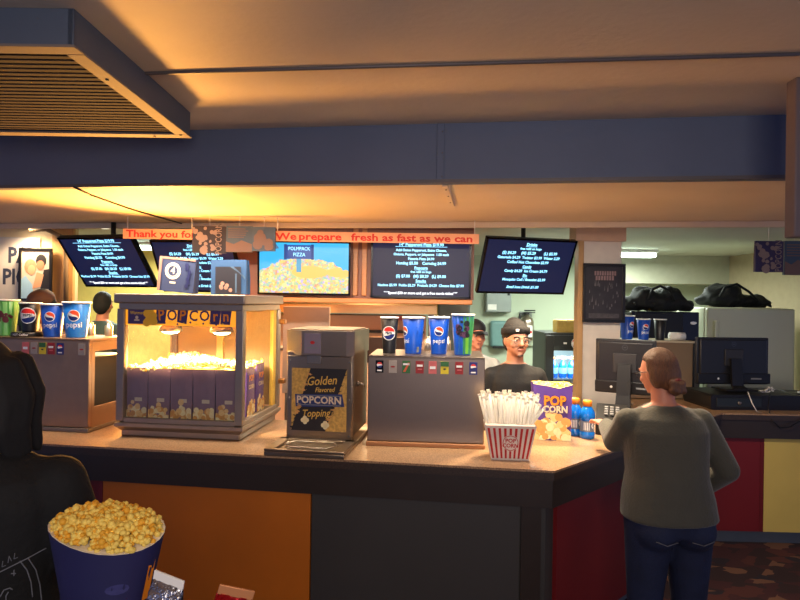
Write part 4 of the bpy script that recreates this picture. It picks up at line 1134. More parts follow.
def art_pale(mb, f, w, h):
    mb.rect(-.5, -.5, .5, .5, pm('poster_cream', (.80, .76, .70), .5, 0, .08, 10), f)
    g = lambda u, v: f(u, v)+V((0, -.0006, 0)); g2 = lambda u, v: f(u, v)+V((0, -.0012, 0)); g3 = lambda u, v: f(u, v)+V((0, -.0018, 0))
    A = lambda gg: (lambda u, v: gg(u/.9, v/1.25))
    mb.poly2([(-.5, -.5), (-.02, -.5), (-.12, -.2), (-.36, -.02), (-.5, -.1)], pm('poster_sky', (.62, .78, .90), .5), g)
    mb.poly2([(.18, -.3), (.5, -.3), (.5, .12), (.30, .10)], pm('poster_black', (.14, .13, .14), .5), g)
    mb.disc(.20, pm('poster_sand', (.66, .52, .40), .6, 0, .2, 30), A(g2), -.16, .20, 16); mb.disc(.13, pm('poster_skin', (.86, .62, .48), .6), A(g3), -.12, .12, 14)
    mb.disc(.17, pm('poster_black', (.14, .13, .14), .5), A(g2), .18, .36, 16); mb.disc(.13, pm('poster_rose', (.80, .48, .36), .6), A(g3), .16, .24, 14)
    mb.poly2([(-.1, -.3), (.2, -.25), (.3, .0), (.05, .05)], pm('poster_skin', (.86, .62, .48), .6), g2)
    for k in range(3): mb.rect(-.05, -.36-.03*k, .42, -.35-.03*k, pm('poster_brown', (.5, .38, .3), .6), g)
poster(19, 52, 248, 301, 5.22, 'framed pale poster with two painted figures on the left wall', art_pale)
# PAY / PICK UP wall sign
p = at(8, 270, 5.285); w, h = .56, .58
ws = thing('wall_sign', 'white wall sign with dark block letters reading PAY and PICK at far left', 'sign', p)
MB().box((0, 0, 0), (w, .012, h), pm('sign_cloth', (.80, .77, .74), .7), .003).build('board', ws)
mb = MB(); f = lambda u, v: V((u, -.0075, v)); SGN = pm('sign_slate', (.22, .24, .32), .6)
mb.text('PAY', .19, SGN, f, 'LEFT', .0, .125, .03, .82).text('PICK UP', .19, SGN, f, 'LEFT', -.045, -.065, .03, .82); mb.build('lettering', ws)
p = at(5, 318, 5.2)
pic = thing('candy_shelf', 'dark green shelf box with red packets under the wall sign', 'shelf', (p.x, 5.2, p.z-.06))
MB().box((0, 0, .055), (.36, .12, .11), pm('dark_green_box', (.14, .24, .16), .5), .006).build('box_body', pic)
mb = MB(); f = front(-.0615)
for k in range(4): mb.disc(.02, RED, f, -.10+.07*k, .055+.01*(k % 2), 10)
mb.build('print', pic)
MB().b2((-.16, -.02, -.9), (-.13, .02, 0), BLACK).b2((.13, -.02, -.9), (.16, .02, 0), BLACK).b2((-.16, -.05, -p.z+.06), (.16, .05, -.88), BLACK).build('stand', pic)
# metal boxes, extinguisher on the green wall
yb = 7.72
p = at(498, 302, yb)
t = thing('metal_cabinet', 'grey metal wall box with white label left of the fire extinguisher', 'wall box', (p.x, 7.72, p.z))
MB().box((0, 0, 0), (.32, .16, .26), pm('grey_box_paint', (.55, .58, .56), .4, .2), .01).build('casing', t)
mb = MB(); mb.rect(-.14, -.10, -.03, -.03, WHITEP, front(-.081)); mb.build('paper_label', t)
MB().box((.12, -.085, .10), (.03, .012, .03), BLACK, .003).build('latch', t)
p = at(500, 334, 7.74)
t = thing('towel_dispenser', 'teal grey paper towel box on the wall behind the beanie', 'towel dispenser', (p.x, 7.742, p.z))
MB().box((0, 0, 0), (.26, .12, .34), pm('teal_grey_plastic', (.42, .56, .55), .35), .03).build('casing', t); MB().box((0, -.05, -.165), (.2, .05, .03), BLACK, .004).build('slot', t)
p = at(527, 325, 7.68)
ex = thing('fire_extinguisher', 'small silver fire extinguisher hanging on the green wall right of the beanie', 'fire extinguisher', (p.x, 7.68, p.z-.20))
MB().lathe([(.0005, 0), (.075, 0), (.085, .01), (.085, .24), (.07, .29), (.03, .315), (.025, .335), (.0005, .335)], STEEL, 24).build('tank', ex)
mb = MB(); mb.box((0, 0, .35), (.05, .04, .03), BLACK, .004).box((.03, -.01, .385), (.14, .03, .018), BLACK, .004).box((.035, -.01, .36), (.13, .025, .012), BLACK, .003); mb.build('handle', ex)
MB().tube([(-.03, 0, .35), (-.09, -.01, .34), (-.115, -.02, .25), (-.11, -.02, .08)], .014, BLACK, 8).build('hose', ex)
mb = MB(); mp = lambda u, v: V((.0865*math.sin(u/.0865), -.0865*math.cos(u/.0865), v)); mb.rect(-.06, .05, .06, .2, WHITEP, mp, 6); mb.rect(-.05, .10, .05, .13, RED, lambda u, v: mp(u, v)+V((0, -.001, 0)), 6); mb.build('paper_label', ex)
MB().box((0, .095, .17), (.16, .02, .40), pm('bracket_grey', (.5, .52, .5), .5), .004).build('wall_bracket', ex)

# ================================================================= bottle fridge
yf = 5.45
fx0, fx1 = at(545, 340, yf).x, at(588, 340, yf).x
fw, fd, fh = .52, .5, at(560, 333, yf).z
fr = thing('drinks_fridge', 'black glass-door drinks fridge full of bottles behind the staff member', 'fridge', (fx0+fw/2, yf, 0))
mb = MB(); FB = pm('fridge_black', (.12, .13, .13), .35)
mb.b2((-fw/2, 0, 0), (-fw/2+.05, fd, fh), FB, .004).b2((fw/2-.05, 0, 0), (fw/2, fd, fh), FB, .004).b2((-fw/2+.05, 0, fh-.16), (fw/2-.05, fd, fh), FB).b2((-fw/2+.05, 0, 0), (fw/2-.05, fd, .12), FB).b2((-fw/2+.05, fd-.03, .12), (fw/2-.05, fd, fh-.16), pm('fridge_liner', (.75, .80, .80), .4)); mb.build('cabinet', fr)
mb = MB()
rows = [.14, .42, .68, .90]
rows = [fh-.42, fh-.64, fh-.86, fh-1.10]
for z in rows: mb.b2((-fw/2+.05, .06, z-.016), (fw/2-.05, fd-.03, z), pm('wire_shelf', (.6, .65, .68), .4, .5))
mb.build('shelf', fr)
d_ = MB(); d_.b2((-fw/2, -.03, .05), (-fw/2+.075, -.004, fh-.02), FB, .004).b2((fw/2-.05, -.03, .05), (fw/2, -.004, fh-.02), FB, .004).b2((-fw/2+.075, -.03, fh-.12), (fw/2-.05, -.004, fh-.02), FB).b2((-fw/2+.075, -.03, .05), (fw/2-.05, -.004, .12), FB)
dr = d_.build('door', fr)
MB().b2((-fw/2+.075, -.02, .12), (fw/2-.05, -.016, fh-.12), GLASS).build('door_glass', dr)
mb = MB(); mb.globe(.045, front(-.0315, 0, fh-.09), LR, LW, LB, .02, 0, 0, 12, .3, .08); mb.disc(.05, LW, front(-.0312, 0, fh-.09), .02, 0, 20, .045); mb.rect(-.10, -.008, -.07, .008, LW, front(-.0312, 0, fh-.09)); mb.build('badge', dr)
lamp('AREA', 'fridge_light', (0, .03, fh-.18), 5, (.85, .95, 1), .3, (math.radians(25), 0, 0), parent=fr)
cols = [(.05, .45, .90), (.70, .12, .18), (.45, .62, .85), (.45, .75, .25)]
nm = ['blue', 'red', 'pale blue', 'green']; wo = ['left', 'middle', 'right', 'rightmost']
for i, z in enumerate(rows):
    for k in range(4):
        t = thing('drink_bottle', '%s drink bottle on the %s fridge shelf, %s of its row' % (nm[i], ['top', 'second', 'third', 'bottom'][i], ['leftmost', 'second', 'third', 'rightmost'][k]), 'bottle', (fx0+fw/2-.148+.082*k, yf+.11, z+.001), 0, 'bottles in the drinks fridge')
        m = pm('fridge_drink_%s' % nm[i].replace(' ', '_'), cols[i], .15, 0, .05, 8, coat=.5)
        MB().lathe([(.0005, 0), (.033, 0), (.036, .01), (.036, .11), (.028, .135), (.014, .155), (.014, .17), (.0005, .17)], m, 16).build('bottle_body', t)
        MB().lathe([(.0005, .168), (.017, .168), (.017, .188), (.0005, .190)], [OCAP, WHITE, LB, WHITE][i], 14).build('cap', t)
        MB().lathe([(.0366, .04), (.0366, .095)], [pm('label_sky', (.55, .80, .95), .4), pm('label_pink', (.90, .70, .72), .4), pm('label_silver', (.80, .85, .92), .4), pm('label_lime', (.85, .92, .70), .4)][i], 16).build('label', t)
p = at(563, 325, yf)
yb_ = thing('cardboard_box', 'small yellow patterned carton on top of the black fridge', 'box', (at(565, 325, 5.6).x+.02, 5.62, fh))
MB().box((0, 0, .055), (.22, .16, .11), pm('yellow_carton', (.78, .66, .32), .6, 0, .15, 30), .004).build('box_body', yb_)
mb = MB()
for k in range(5): mb.box((-.09+.045*k, -.01+.01*(k % 2), .114), (.038, .12, .01), pm('pale_flap', (.90, .82, .55), .6), .003)
mb.build('flap', yb_)

# ================================================================= white fridge, microwave, bags
yw = 5.55
wx0, wx1 = at(704, 330, yw).x, at(791, 330, yw).x; wh = at(750, 308, yw).z
wf = thing('white_refrigerator', 'tall off-white refrigerator behind the wide monitor', 'refrigerator', ((wx0+wx1)/2, yw, 0))
WFR = pm('fridge_cream', (.80, .82, .72), .4, 0, .03, 3); ww = wx1-wx0
MB().b2((-ww/2, 0, .04), (ww/2, .68, wh), WFR, .012).build('cabinet', wf)
MB().b2((-ww/2, -.06, .55), (ww/2, -.004, wh-.005), WFR, .015).build('door', wf); MB().b2((-ww/2, -.06, .06), (ww/2, -.004, .54), WFR, .015).build('door', wf)
MB().b2((-ww/2+.05, -.10, wh-.42), (-ww/2+.085, -.058, wh-.12), WFR, .008).build('handle', wf)
mb = MB()
for x in (-ww/2+.06, ww/2-.06):
    for y in (.05, .6): mb.lathe([(.0005, 0), (.03, 0), (.03, .045), (.0005, .045)], BLACK, 12, (x, y, 0))
mb.build('foot', wf)
yt = 5.35
tx0, tx1 = at(632, 330, yt).x, at(702, 330, yt).x
mz = at(680, 341, yt).z
tc = thing('back_cupboard', 'low cupboard under the black microwave beside the white refrigerator', 'cupboard', ((tx0+tx1)/2, yt+.25, 0))
MB().box((0, 0, mz/2), (tx1-tx0, .45, mz), pm('cupboard_grey', (.5, .47, .42), .6), .006).build('carcass', tc)
MB().box((0, -.232, mz/2), (tx1-tx0-.04, .016, mz-.1), pm('cupboard_door_grey', (.55, .52, .46), .6), .004).build('door', tc)
mw = thing('microwave_oven', 'black microwave with small oval badge beside the white refrigerator', 'microwave', ((tx0+tx1)/2, yt+.22, mz))
mh = at(680, 312, yt).z-mz; mwd = tx1-tx0-.01
MB().box((0, 0, mh/2), (mwd, .36, mh), BLACKG, .008).build('casing', mw)
MB().box((-.06, -.185, mh/2), (mwd-.18, .014, mh-.03), BLACK, .006).build('door', mw)
MB().disc(.03, LW, front(-.1815, .19*mwd/.6, mh*.62), .06, 0, 18, 0, .45).build('badge', mw)
def soft_bag(name, lab, loc, blobs, m, strap):
    t = thing(name, lab, 'bag', loc, 0, 'black bags stored up high')
    def fn(mb):
        for c, r in blobs: mb.ell(c, r, m, None, 3)
    o = remesh(fn, .014, 'bag_body', [m], t, 3)
    from mathutils import noise
    for v in o.data.vertices:
        d = noise.noise(v.co*9+V((loc[0], 0, 0)))*.035+noise.noise(v.co*22)*.012
        v.co += v.normal*d; v.co.z = max(v.co.z, .002)
    mb = MB(); mb.tube(strap, .012, m, 6); mb.build('strap', t)
BAGK = pm('black_cloth', (.075, .085, .085), .75, 0, .15, 20, .4, 30)
soft_bag('duffel_bag', 'black cloth bag heaped on top of the black microwave', ((tx0+tx1)/2-.01, yt+.24, mz+mh), [((0, 0, .075), (.31, .15, .085)), ((-.10, 0, .12), (.14, .13, .11)), ((.12, 0, .13), (.15, .12, .10)), ((-.26, 0, .06), (.09, .12, .07)), ((.27, 0, .05), (.08, .1, .06))], BAGK, [(-.12, -.14, .11), (-.08, -.13, .20), (.0, -.10, .235), (.08, -.13, .19), (.12, -.14, .1)])
soft_bag('backpack', 'black backpack lying on top of the white refrigerator', ((wx0+wx1)/2-.03, yw+.22, wh), [((-.10, 0, .075), (.25, .17, .075)), ((-.08, 0, .14), (.17, .14, .09)), ((.16, 0, .06), (.18, .14, .06)), ((.30, 0, .045), (.07, .10, .045))], BAGK, [(-.2, -.16, .1), (-.14, -.14, .19), (-.02, -.12, .225), (.08, -.15, .15), (.16, -.16, .07)])

# ================================================================= hatch below the screens: hood, shelf, warm wall
yh = 5.0
hx0, hx1 = at(250, 310, yh).x, at(437, 310, yh).x
hd = thing('oven_hood', 'long stainless hood lip glowing orange under the middle screens', 'hood', ((hx0+hx1)/2, yh, at(340, 313, yh).z))
hwid = hx1-hx0; CU = pm('coppery_steel', (.78, .64, .46), .32, .85, .06, 20, stretch=(1, 10, 10))
mb = MB(); mb.rings([[V((x, y, z)) for y, z in ((0, 0), (0, .07), (.35, .24), (.5, .24), (.5, 0))] for x in (-hwid/2, hwid/2)], CU, True, False); mb.build('canopy', hd)
mb = MB(); mb.b2((-hwid/2, .42, -at(340, 313, yh).z), (-hwid/2+.05, .48, 0), STEELD).b2((hwid/2-.05, .42, -at(340, 313, yh).z), (hwid/2, .48, 0), STEELD); mb.build('leg', hd)
lamp('AREA', 'hood_light', (.0, .0, -.06), 12, (1, .82, .60), 1.0, (math.radians(-40), 0, 0), parent=hd)
ov = thing('pizza_oven', 'peach-lit pizza oven front under the long hood', 'oven', ((hx0+hx1)/2, yh+.15, .0))
PEACH = pm('peach_enamel', (.84, .66, .52), .5, 0, .05, 4)
oz = at(340, 314, yh+.15).z
mb = MB(); mb.box((0, .14, oz/2), (hwid-.16, .24, oz-.01), PEACH, .008); mb.build('casing', ov)
oz1 = at(400, 332, yh+.1).z; oz0 = at(400, 352, yh+.1).z
MB().b2((.05, -.03, oz1-.012), (hwid/2-.10, .02, oz1+.012), BLACK, .003).build('handle', ov)
MB().b2((.02, -.0, oz0-.10), (hwid/2-.12, .022, oz1-.05), pm('oven_dark_door', (.20, .12, .08), .3), .004).build('door', ov)
mb = MB(); 
for k in range(5): mb.lathe([(.0005, 0), (.022, 0), (.022, .02), (.0005, .024)], STEEL, 14, (0, 0, 0), False, Matrix.Translation((-.55+.13*k, .018, oz-.30)) @ Matrix.Rotation(PI/2, 4, 'X'))
mb.build('knob', ov)
mb = MB(); mb.rect(-.06, -.018, .06, .018, pm('tag_pink', (.80, .40, .40), .5), front(.0185, hwid/2-.30, oz-.03)).text('Concessions', .026, BANR, front(.0178, hwid/2-.30, oz-.03), 'CENTER'); mb.build('notice', ov)
p = at(306, 316, 4.75)
gp = thing('steel_splash_panel', 'grey steel splash panel behind the topping dispenser hood', 'panel', (p.x, 4.75, 0))
q0 = at(283, 325, 4.75); q1 = at(330, 307, 4.75)
MB().b2((q0.x-p.x, 0, .9), (q1.x-p.x, .015, q1.z), pm('splash_steel', (.62, .55, .50), .4, .7), .003).build('sheet', gp)
mb = MB(); mb.b2((q0.x-p.x+.02, .015, 0), (q0.x-p.x+.05, .05, 1.3), STEELD).b2((q1.x-p.x-.05, .015, 0), (q1.x-p.x-.02, .05, 1.3), STEELD).build('leg', gp)
# narrow column and grey tall cabinet right of the oven
p = at(452, 320, 5.6)
gc = thing('tall_cabinet', 'tall grey cabinet with yellow side strip behind the tall artwork cup', 'cabinet', (p.x, 5.7, 0))
gx0, gx1 = at(438, 320, 5.6).x-p.x, at(470, 320, 5.6).x-p.x
gz = at(452, 303, 5.6).z
MB().b2((gx0, -.1, 0), (gx1, .35, gz+.05), pm('cool_grey_paint', (.55, .60, .58), .5), .006).build('carcass', gc)
MB().b2((gx0+.015, -.116, .1), (gx1-.015, -.1, gz-.02), pm('cool_grey_door', (.50, .54, .53), .45), .004).build('door', gc)
MB().b2((gx0-.055, -.12, 0), (gx0-.002, .3, gz+.02), pm('yellow_green_strip', (.72, .70, .30), .5), .004).build('side_strip', gc)
# ================================================================= people
SKIN = [pm('skin_tan', (.64, .44, .34), .5, 0, .05, 20), pm('skin_light', (.86, .64, .52), .5, 0, .05, 20), pm('skin_warm', (.80, .52, .40), .5, 0, .05, 20)]
HAIRK = pm('hair_black', (.06, .052, .048), .8, 0, .3, 40, stretch=(6, 6, .6)); HAIRB = pm('hair_brown', (.40, .25, .14), .45, 0, .4, 22, .6, 60, stretch=(8, 8, .7))
EYEW = pm('eye_white', (.75, .72, .69), .3); EYED = pm('eye_dark', (.08, .05, .04), .2); LIP = pm('lip', (.62, .34, .30), .5)
def limb(mb, pts, rad, m):
    """tapered limb with rounded ends"""
    pts = [V(p) for p in pts]
    for a, b, ra, rb in zip(pts, pts[1:], rad, rad[1:]):
        mb.ell(a, [ra]*3, m, None, 3 if ra > .03 else 2); mb.ell(b, [rb]*3, m, None, 3 if rb > .03 else 2)
        if (b-a).length > 1e-4: mb.tube([a, b], [ra, rb], m, 18 if ra > .03 else 10)
def torso(mb, rows, m, grow=0., c=(0, 0)):
    rs = []
    for z, rx, ry, yo in rows:
        rs.append([V((c[0]+(rx+grow)*math.copysign(abs(math.cos(a))**.85, math.cos(a)), c[1]+yo+(ry+grow)*math.copysign(abs(math.sin(a))**.85, math.sin(a)), z)) for a in [2*PI*i/28 for i in range(28)]])
    mb.rings(rs, m)
def hand(mb, wrist, d, palm_n, s, m, curl=.5, thumb=1):
    """palm, four unequal fingers and a thumb; d: pointing direction, palm_n: way the palm faces"""
    d = V(d).normalized(); n = V(palm_n); n = (n-d*n.dot(d)).normalized(); w = d.cross(n)
    wrist = V(wrist)
    R = Matrix((w, d, n)).transposed().to_4x4()
    mb.ell((0, .045*s, 0), (.040*s, .052*s, .016*s), m, Matrix.Translation(wrist) @ R, 3)
    for i, (off, ln) in enumerate(((-.030, .064), (-.010, .074), (.011, .069), (.031, .053))):
        p = wrist+d*.085*s+w*off*s; q = [p]; a = curl*.5
        for L in (.42, .33, .25):
            q.append(q[-1]+(d*math.cos(a)+n*math.sin(a))*ln*L*s); a += curl*.7
        limb(mb, q, [.0088*s, .0085*s, .0078*s, .0068*s], m)
    p = wrist+d*.025*s-w*.032*s*thumb
    q = [p, p+(-w*thumb*.75+d*.6+n*.25).normalized()*.036*s, p+(-w*thumb*.75+d*.6+n*.25).normalized()*.036*s+(d*.9+n*.4-w*thumb*.1).normalized()*.03*s]
    limb(mb, q, [.013*s, .0105*s, .0085*s], m)
def person(label, loc, rz, s=1., width=1., head=(0, 0, 0), skin=None, arms=None, legs=True, lean=0., shirt=None, trousers=None, sleeve=1., hair=None, hat=None, eyes=True, glasses=None, beard=None, hips=1., group=None, belly=0., neck_f=0., shoes=BLACK, pony=False, hair_f=1., extra=None, hands=((0, 0), (0, 0)), world_arms=False, mouth=None, long=False):
    """local frame: feet at origin, facing -Y; person's left is +X"""
    t = thing('person', label, 'person', loc, rz, group); t.scale = (s, s, s)
    w = width
    fw = lambda z: -lean*max(0, z-.9)                      # forward lean offset
    RT = [(.80, .155*w*hips, .115*w), (.88, .172*w*hips, .125*w), (.97, .165*w*hips, .120*w+belly*.5), (1.08, .150*w, .112*w+belly), (1.20, .158*w, .115*w+belly*.6), (1.30, .166*w, .112*w), (1.36, .148*w, .095*w), (1.40, .100*w, .075), (1.425, .062, .062)]
    rows = [(z, a, b, fw(z)-belly*.3*(1 if .95 < z < 1.25 else 0)) for z, a, b in RT]
    sh = {k: V((k*.158*w, fw(1.35), 1.335)) for k in (1, -1)}
    MWI = (Matrix.Translation(loc) @ Matrix.Rotation(rz, 4, 'Z') @ Matrix.Diagonal((s, s, s, 1))).inverted()
    arms = arms or {}
    A = {}
    for k in (1, -1):
        A[k] = [sh[k]]+[(MWI @ p if world_arms else V(p)) for p in arms.get(k, [(k*.24*w, fw(1.1)+.02, 1.09), (k*.25*w, fw(1.0)-.06, .85)])]
    nb = V((0, fw(1.42)+.005, 1.40)); nt = V((0, fw(1.5)-.012-neck_f, 1.50))
    H = Matrix.Translation(nt) @ Euler(head).to_matrix().to_4x4() @ Matrix.Translation((0, 0, -1.50))
    hp = {k: [V((k*.085*w, 0, .86)), V((k*.095*w, -.012, .48)), V((k*.10*w, .012, .09))] for k in (1, -1)}
    def body(mb):
        torso(mb, rows, skin)
        limb(mb, [nb, nt+V((0, 0, .02))], [.060, .056], skin)
        for k in (1, -1): limb(mb, [nb+V((k*.03, 0, -.005)), sh[k]+V((-k*.01, 0, .004))], [.05, .046], skin)
        for k in (1, -1):
            limb(mb, A[k], [.048*w, .042, .029], skin)
            d, n = hands[0 if k == 1 else 1] if hands[0 if k == 1 else 1] != (0, 0) else ((A[k][-1]-A[k][-2]), V((-k, 0, 0)))
            hand(mb, A[k][-1], d, n, 1., skin, .5, k if k == 1 else -1)
            limb(mb, hp[k], [.088*w, .058, .042], skin)
            limb(mb, [hp[k][2]+V((0, .02, -.04)), hp[k][2]+V((0, -.13, -.065))], [.04, .032], skin)
        # head
        mb.ell((0, -.008, 1.592), (.074, .094, .112), skin, H, 4)
        mb.ell((0, -.034, 1.535), (.058, .064, .058), skin, H, 3)
        mb.ell((0, -.078, 1.498), (.022, .020, .018), skin, H, 2)                    # chin
        limb(mb, [H @ V((0, -.098, 1.598)), H @ V((0, -.115, 1.565))], [.010, .0145], skin)   # nose
        mb.ell((-.013, -.104, 1.561), (.009, .011, .008), skin, H, 2); mb.ell((.013, -.104, 1.561), (.009, .011, .008), skin, H, 2)
        mb.ell((0, -.090, 1.612), (.055, .016, .012), skin, H, 2)                   # brow
        for k in (1, -1):
            mb.ell((k*.076, .005, 1.580), (.010, .020, .033), skin, H, 2)
            mb.ell((k*.040, -.070, 1.560), (.024, .022, .022), skin, H, 2)
    remesh(body, .0075, 'body', [skin], t, 3)
    if eyes:
        for k in (1, -1):
            e = MB(); e.ell((k*.031, -.0895, 1.591), (.0125, .009, .0065), EYEW, H, 2); e.ell((k*.031, -.0975, 1.591), (.006, .0045, .0058), EYED, H, 2); e.build('eye', t)
        MB().ell((0, -.0985, 1.531), (.022, .007, .0065), LIP, H, 2).build('mouth', t)
        eb = MB()
        for k in (1, -1): eb.tube([H @ V((k*.014, -.104, 1.612)), H @ V((k*.032, -.103, 1.619)), H @ V((k*.05, -.090, 1.612))], .0045, hair or HAIRK, 6)
        eb.build('eyebrow', t)
    if shirt:
        hem = extra.get('hem', .86) if extra else .86
        def sf(mb):
            rr = [r for r in rows if r[0] >= hem-.02]
            rr = [(hem, rr[0][1]+.004, rr[0][2]+.004, rr[0][3])]+[r for r in rr if r[0] > hem+.02]
            torso(mb, rr, shirt, .016)
            for k in (1, -1): limb(mb, [nb+V((k*.045, 0, -.028)), sh[k]+V((-k*.012, 0, .004))], [.058, .058], shirt)
            for k in (1, -1):
                a, b, c = A[k]
                if sleeve > .5: limb(mb, [a, b, b.lerp(c, .93 if sleeve >= 1 else .3)], [.064*(w*.6+.4), .056*(w*.5+.5), .041*(w*.5+.5)], shirt)
                else: limb(mb, [a, a.lerp(b, .72)], [.064*(w*.6+.4), .060*w], shirt)
            if extra and 'folds' in extra:
                for (x, y, z, rx, ry, rz_) in extra['folds']: mb.ell((x, y, z), (rx, ry, rz_), shirt, None, 2)
        remesh(sf, .009, 'shirt' if sleeve < 1 else 'sweater', [shirt], t, 5)
    if trousers and legs:
        def tf(mb):
            torso(mb, [(z, a, b, c) for z, a, b, c in rows if z <= 1.0], trousers, .010)
            for k in (1, -1): limb(mb, [hp[k][0], hp[k][1], hp[k][2]+V((0, 0, .02))], [.104*w, .074*w, .062], trousers)
            for k in (1, -1): mb.ell((k*.080*w, .050*w, .82), (.090*w, .082*w, .10), trousers, None, 3)
        remesh(tf, .010, 'trousers', [trousers], t, 5)
        for k in (1, -1):
            x = hp[k][2].x
            mb = MB(); mb.ell((x, -.06, .045), (.050, .135, .045), shoes, None, 3); mb.ell((x, .02, .07), (.046, .06, .06), shoes, None, 3)
            for v_ in mb.bm.verts: v_.co.z = max(v_.co.z, .0)
            mb.build('shoe', t)
    if hair:
        def hf(mb):
            n0 = len(mb.bm.verts); mb.bm.verts.ensure_lookup_table()
            mb.ell((0, .010*hair_f, 1.614), (.087, .100, .106), hair, None, 4); mb.bm.verts.ensure_lookup_table()
            for v_ in list(mb.bm.verts)[n0:]:
                c = v_.co
                if c.y < .0 and c.z < 1.665:                # leave the face and temples free
                    k = min(1, (1.665-c.z)/.03)*min(1, -c.y/.02)
                    c.x *= 1-.30*k; c.y *= 1-.45*k
                v_.co = H @ c
            mb.ell((0, .052, 1.575), (.076, .060, .090), hair, H, 3)
            if pony or long:
                for k in (1, -1): mb.ell((k*.058, .035, 1.575), (.030, .045, .075), hair, H, 3)
            if pony:
                mb.ell((0, .088, 1.525), (.048, .034, .034), hair, H, 3)
                rn = random.Random(5)
                for j in range(11): mb.ell((rn.uniform(-.035, .045), .108+rn.uniform(-.012, .016), 1.505+rn.uniform(-.028, .018)), (.020, .019, .022), hair, H, 2)
            if long:
                rn = random.Random(9)
                for k in (1, -1):
                    for j in range(7):
                        y0 = -.03+.018*j; x0 = .074+.012*(j % 3)
                        limb(mb, [H @ V((k*x0*.9, y0, 1.64)), H @ V((k*(x0+.012), y0+.006, 1.56)), H @ V((k*(x0+.006), y0-.004, 1.49)), H @ V((k*(x0+.016), y0+.008, 1.42-.01*(j % 2)))], [.028, .030, .028, .014], hair)
        remesh(hf, .007, 'hair', [hair], t, 3)
        if pony: MB().lathe([(.020, -.008), (.030, -.006), (.030, .006), (.020, .008)], pm('hair_tie', (.45, .12, .10), .6), 14, (0, 0, 0), True, H @ Matrix.Translation((0, .104, 1.520)) @ Matrix.Rotation(.9, 4, 'X')).build('hair_tie', t)
    if hat:
        kind, hm = hat
        if kind == 'beanie':
            def bf(mb):
                mb.ell((0, .016, 1.640), (.089, .104, .088), hm, H, 4); mb.ell((0, .045, 1.690), (.060, .06, .050), hm, H, 3); mb.ell((0, .055, 1.605), (.082, .062, .05), hm, H, 3)
            remesh(bf, .007, 'beanie', [hm], t, 3)
            rs = [[H @ (Matrix.Translation((0, .014, z)) @ V(((.090+g)*math.cos(a), (.107+g)*math.sin(a), .16*.107*math.sin(a)*-1))) for a in [2*PI*i/32 for i in range(32)]] for g, z in ((-.006, 1.622), (.006, 1.622), (.008, 1.642), (.006, 1.668), (-.006, 1.670))]
            MB().rings(rs, hm, False).build('beanie_cuff', t)
            MB().box((-.03, -.1015, 1.662), (.022, .004, .016), LW, .001, H).build('beanie_tag', t)
        else:
            def cfn(mb):
                mb.ell((0, .008, 1.640), (.086, .102, .078), hm, H, 4); mb.ell((0, .055, 1.612), (.078, .05, .04), hm, H, 3)
            remesh(cfn, .007, 'cap_crown', [hm], t, 3)
            r = []
            for j, (d, dz) in enumerate(((.0, 0), (.04, -.004), (.075, -.016))):
                r.append([H @ V(((.075-.012*j)*math.cos(a), -.075-d+.0-(.075-.01*j)*.35*math.sin(a), 1.635+dz-.012*abs(math.cos(a)))) for a in [PI*i/12 for i in range(13)]])
            mb = MB(); mb.rings(r, hm, False, True, False)
            b_ = [[p+V((0, 0, -.006)) for p in q] for q in r]; mb.rings(b_, hm, False, True, False); mb.build('cap_brim', t)
    if glasses:
        gb = MB()
        for k in (1, -1):
            gb.tube([H @ V((k*.031+.023*math.cos(a), -.108, 1.589+.018*math.sin(a))) for a in [2*PI*i/16 for i in range(17)]], .0022, glasses, 6, False)
            gb.tube([H @ V((k*.054, -.107, 1.593)), H @ V((k*.078, -.05, 1.595)), H @ V((k*.082, .005, 1.592))], .0022, glasses, 6)
        gb.tube([H @ V((-.008, -.109, 1.592)), H @ V((.008, -.109, 1.592))], .0022, glasses, 6); gb.build('glasses', t)
    if beard:
        mb = MB(); mb.ell((0, -.089, 1.490), (.020, .010, .012), beard, H, 2); mb.tube([H @ V((-.026, -.094, 1.535)), H @ V((-.015, -.104, 1.546)), H @ V((.015, -.104, 1.546)), H @ V((.026, -.094, 1.535))], .0028, beard, 6); mb.build('beard', t)
    return t, H, rows

# customer from behind, leaning an elbow on the counter
OLIVE = pm('olive_sweater', (.29, .28, .23), .85, 0, .06, 14, .25, 90, sheen=.2)
JEAN = pm('dark_jeans', (.085, .12, .23), .8, 0, .25, 10, .3, 120)
cx = at(665, 500, 2.62)
yaw = PI+math.radians(3)                 # facing away from us
# local frame is turned round: person's left (+X) is picture left
cust, Hc, rw = person('customer in olive sweater and dark jeans leaning on the counter, seen from behind', (cx.x, 2.58, 0), yaw, .848, 1.20, (math.radians(12), 0, math.radians(19)), SKIN[2],
    {1: [at(615, 441, 2.74), at(606, 425, 2.95)], -1: [at(727, 470, 2.60), at(697, 492, 2.82)]}, True, .14, OLIVE, JEAN, 1., HAIRB, None, True, pm('glasses_grey', (.25, .25, .27), .3, .5), None, 1.06, None, .03, .0, BLACK, True,
    1., {'hem': .865, 'folds': [(.06, .115, .93, .11, .04, .018), (-.07, .115, .945, .10, .04, .016), (.02, .118, .985, .14, .03, .014), (0, .11, 1.08, .14, .025, .012)]}, (((.15, -.9, .1), (0, 0, -1)), ((.6, -.6, -.1), (0, 0, 1))), True)
mb = MB(); JST = pm('jeans_stitch', (.38, .38, .40), .8)
for k in (1, -1):
    q = [V((k*x, .166-.008*abs(x-.10)*10, z)) for x, z in ((.035, .80), (.09, .785), (.145, .805))]
    mb.tube(q, .0025, JST, 5)
mb.build('pocket_seam', cust)

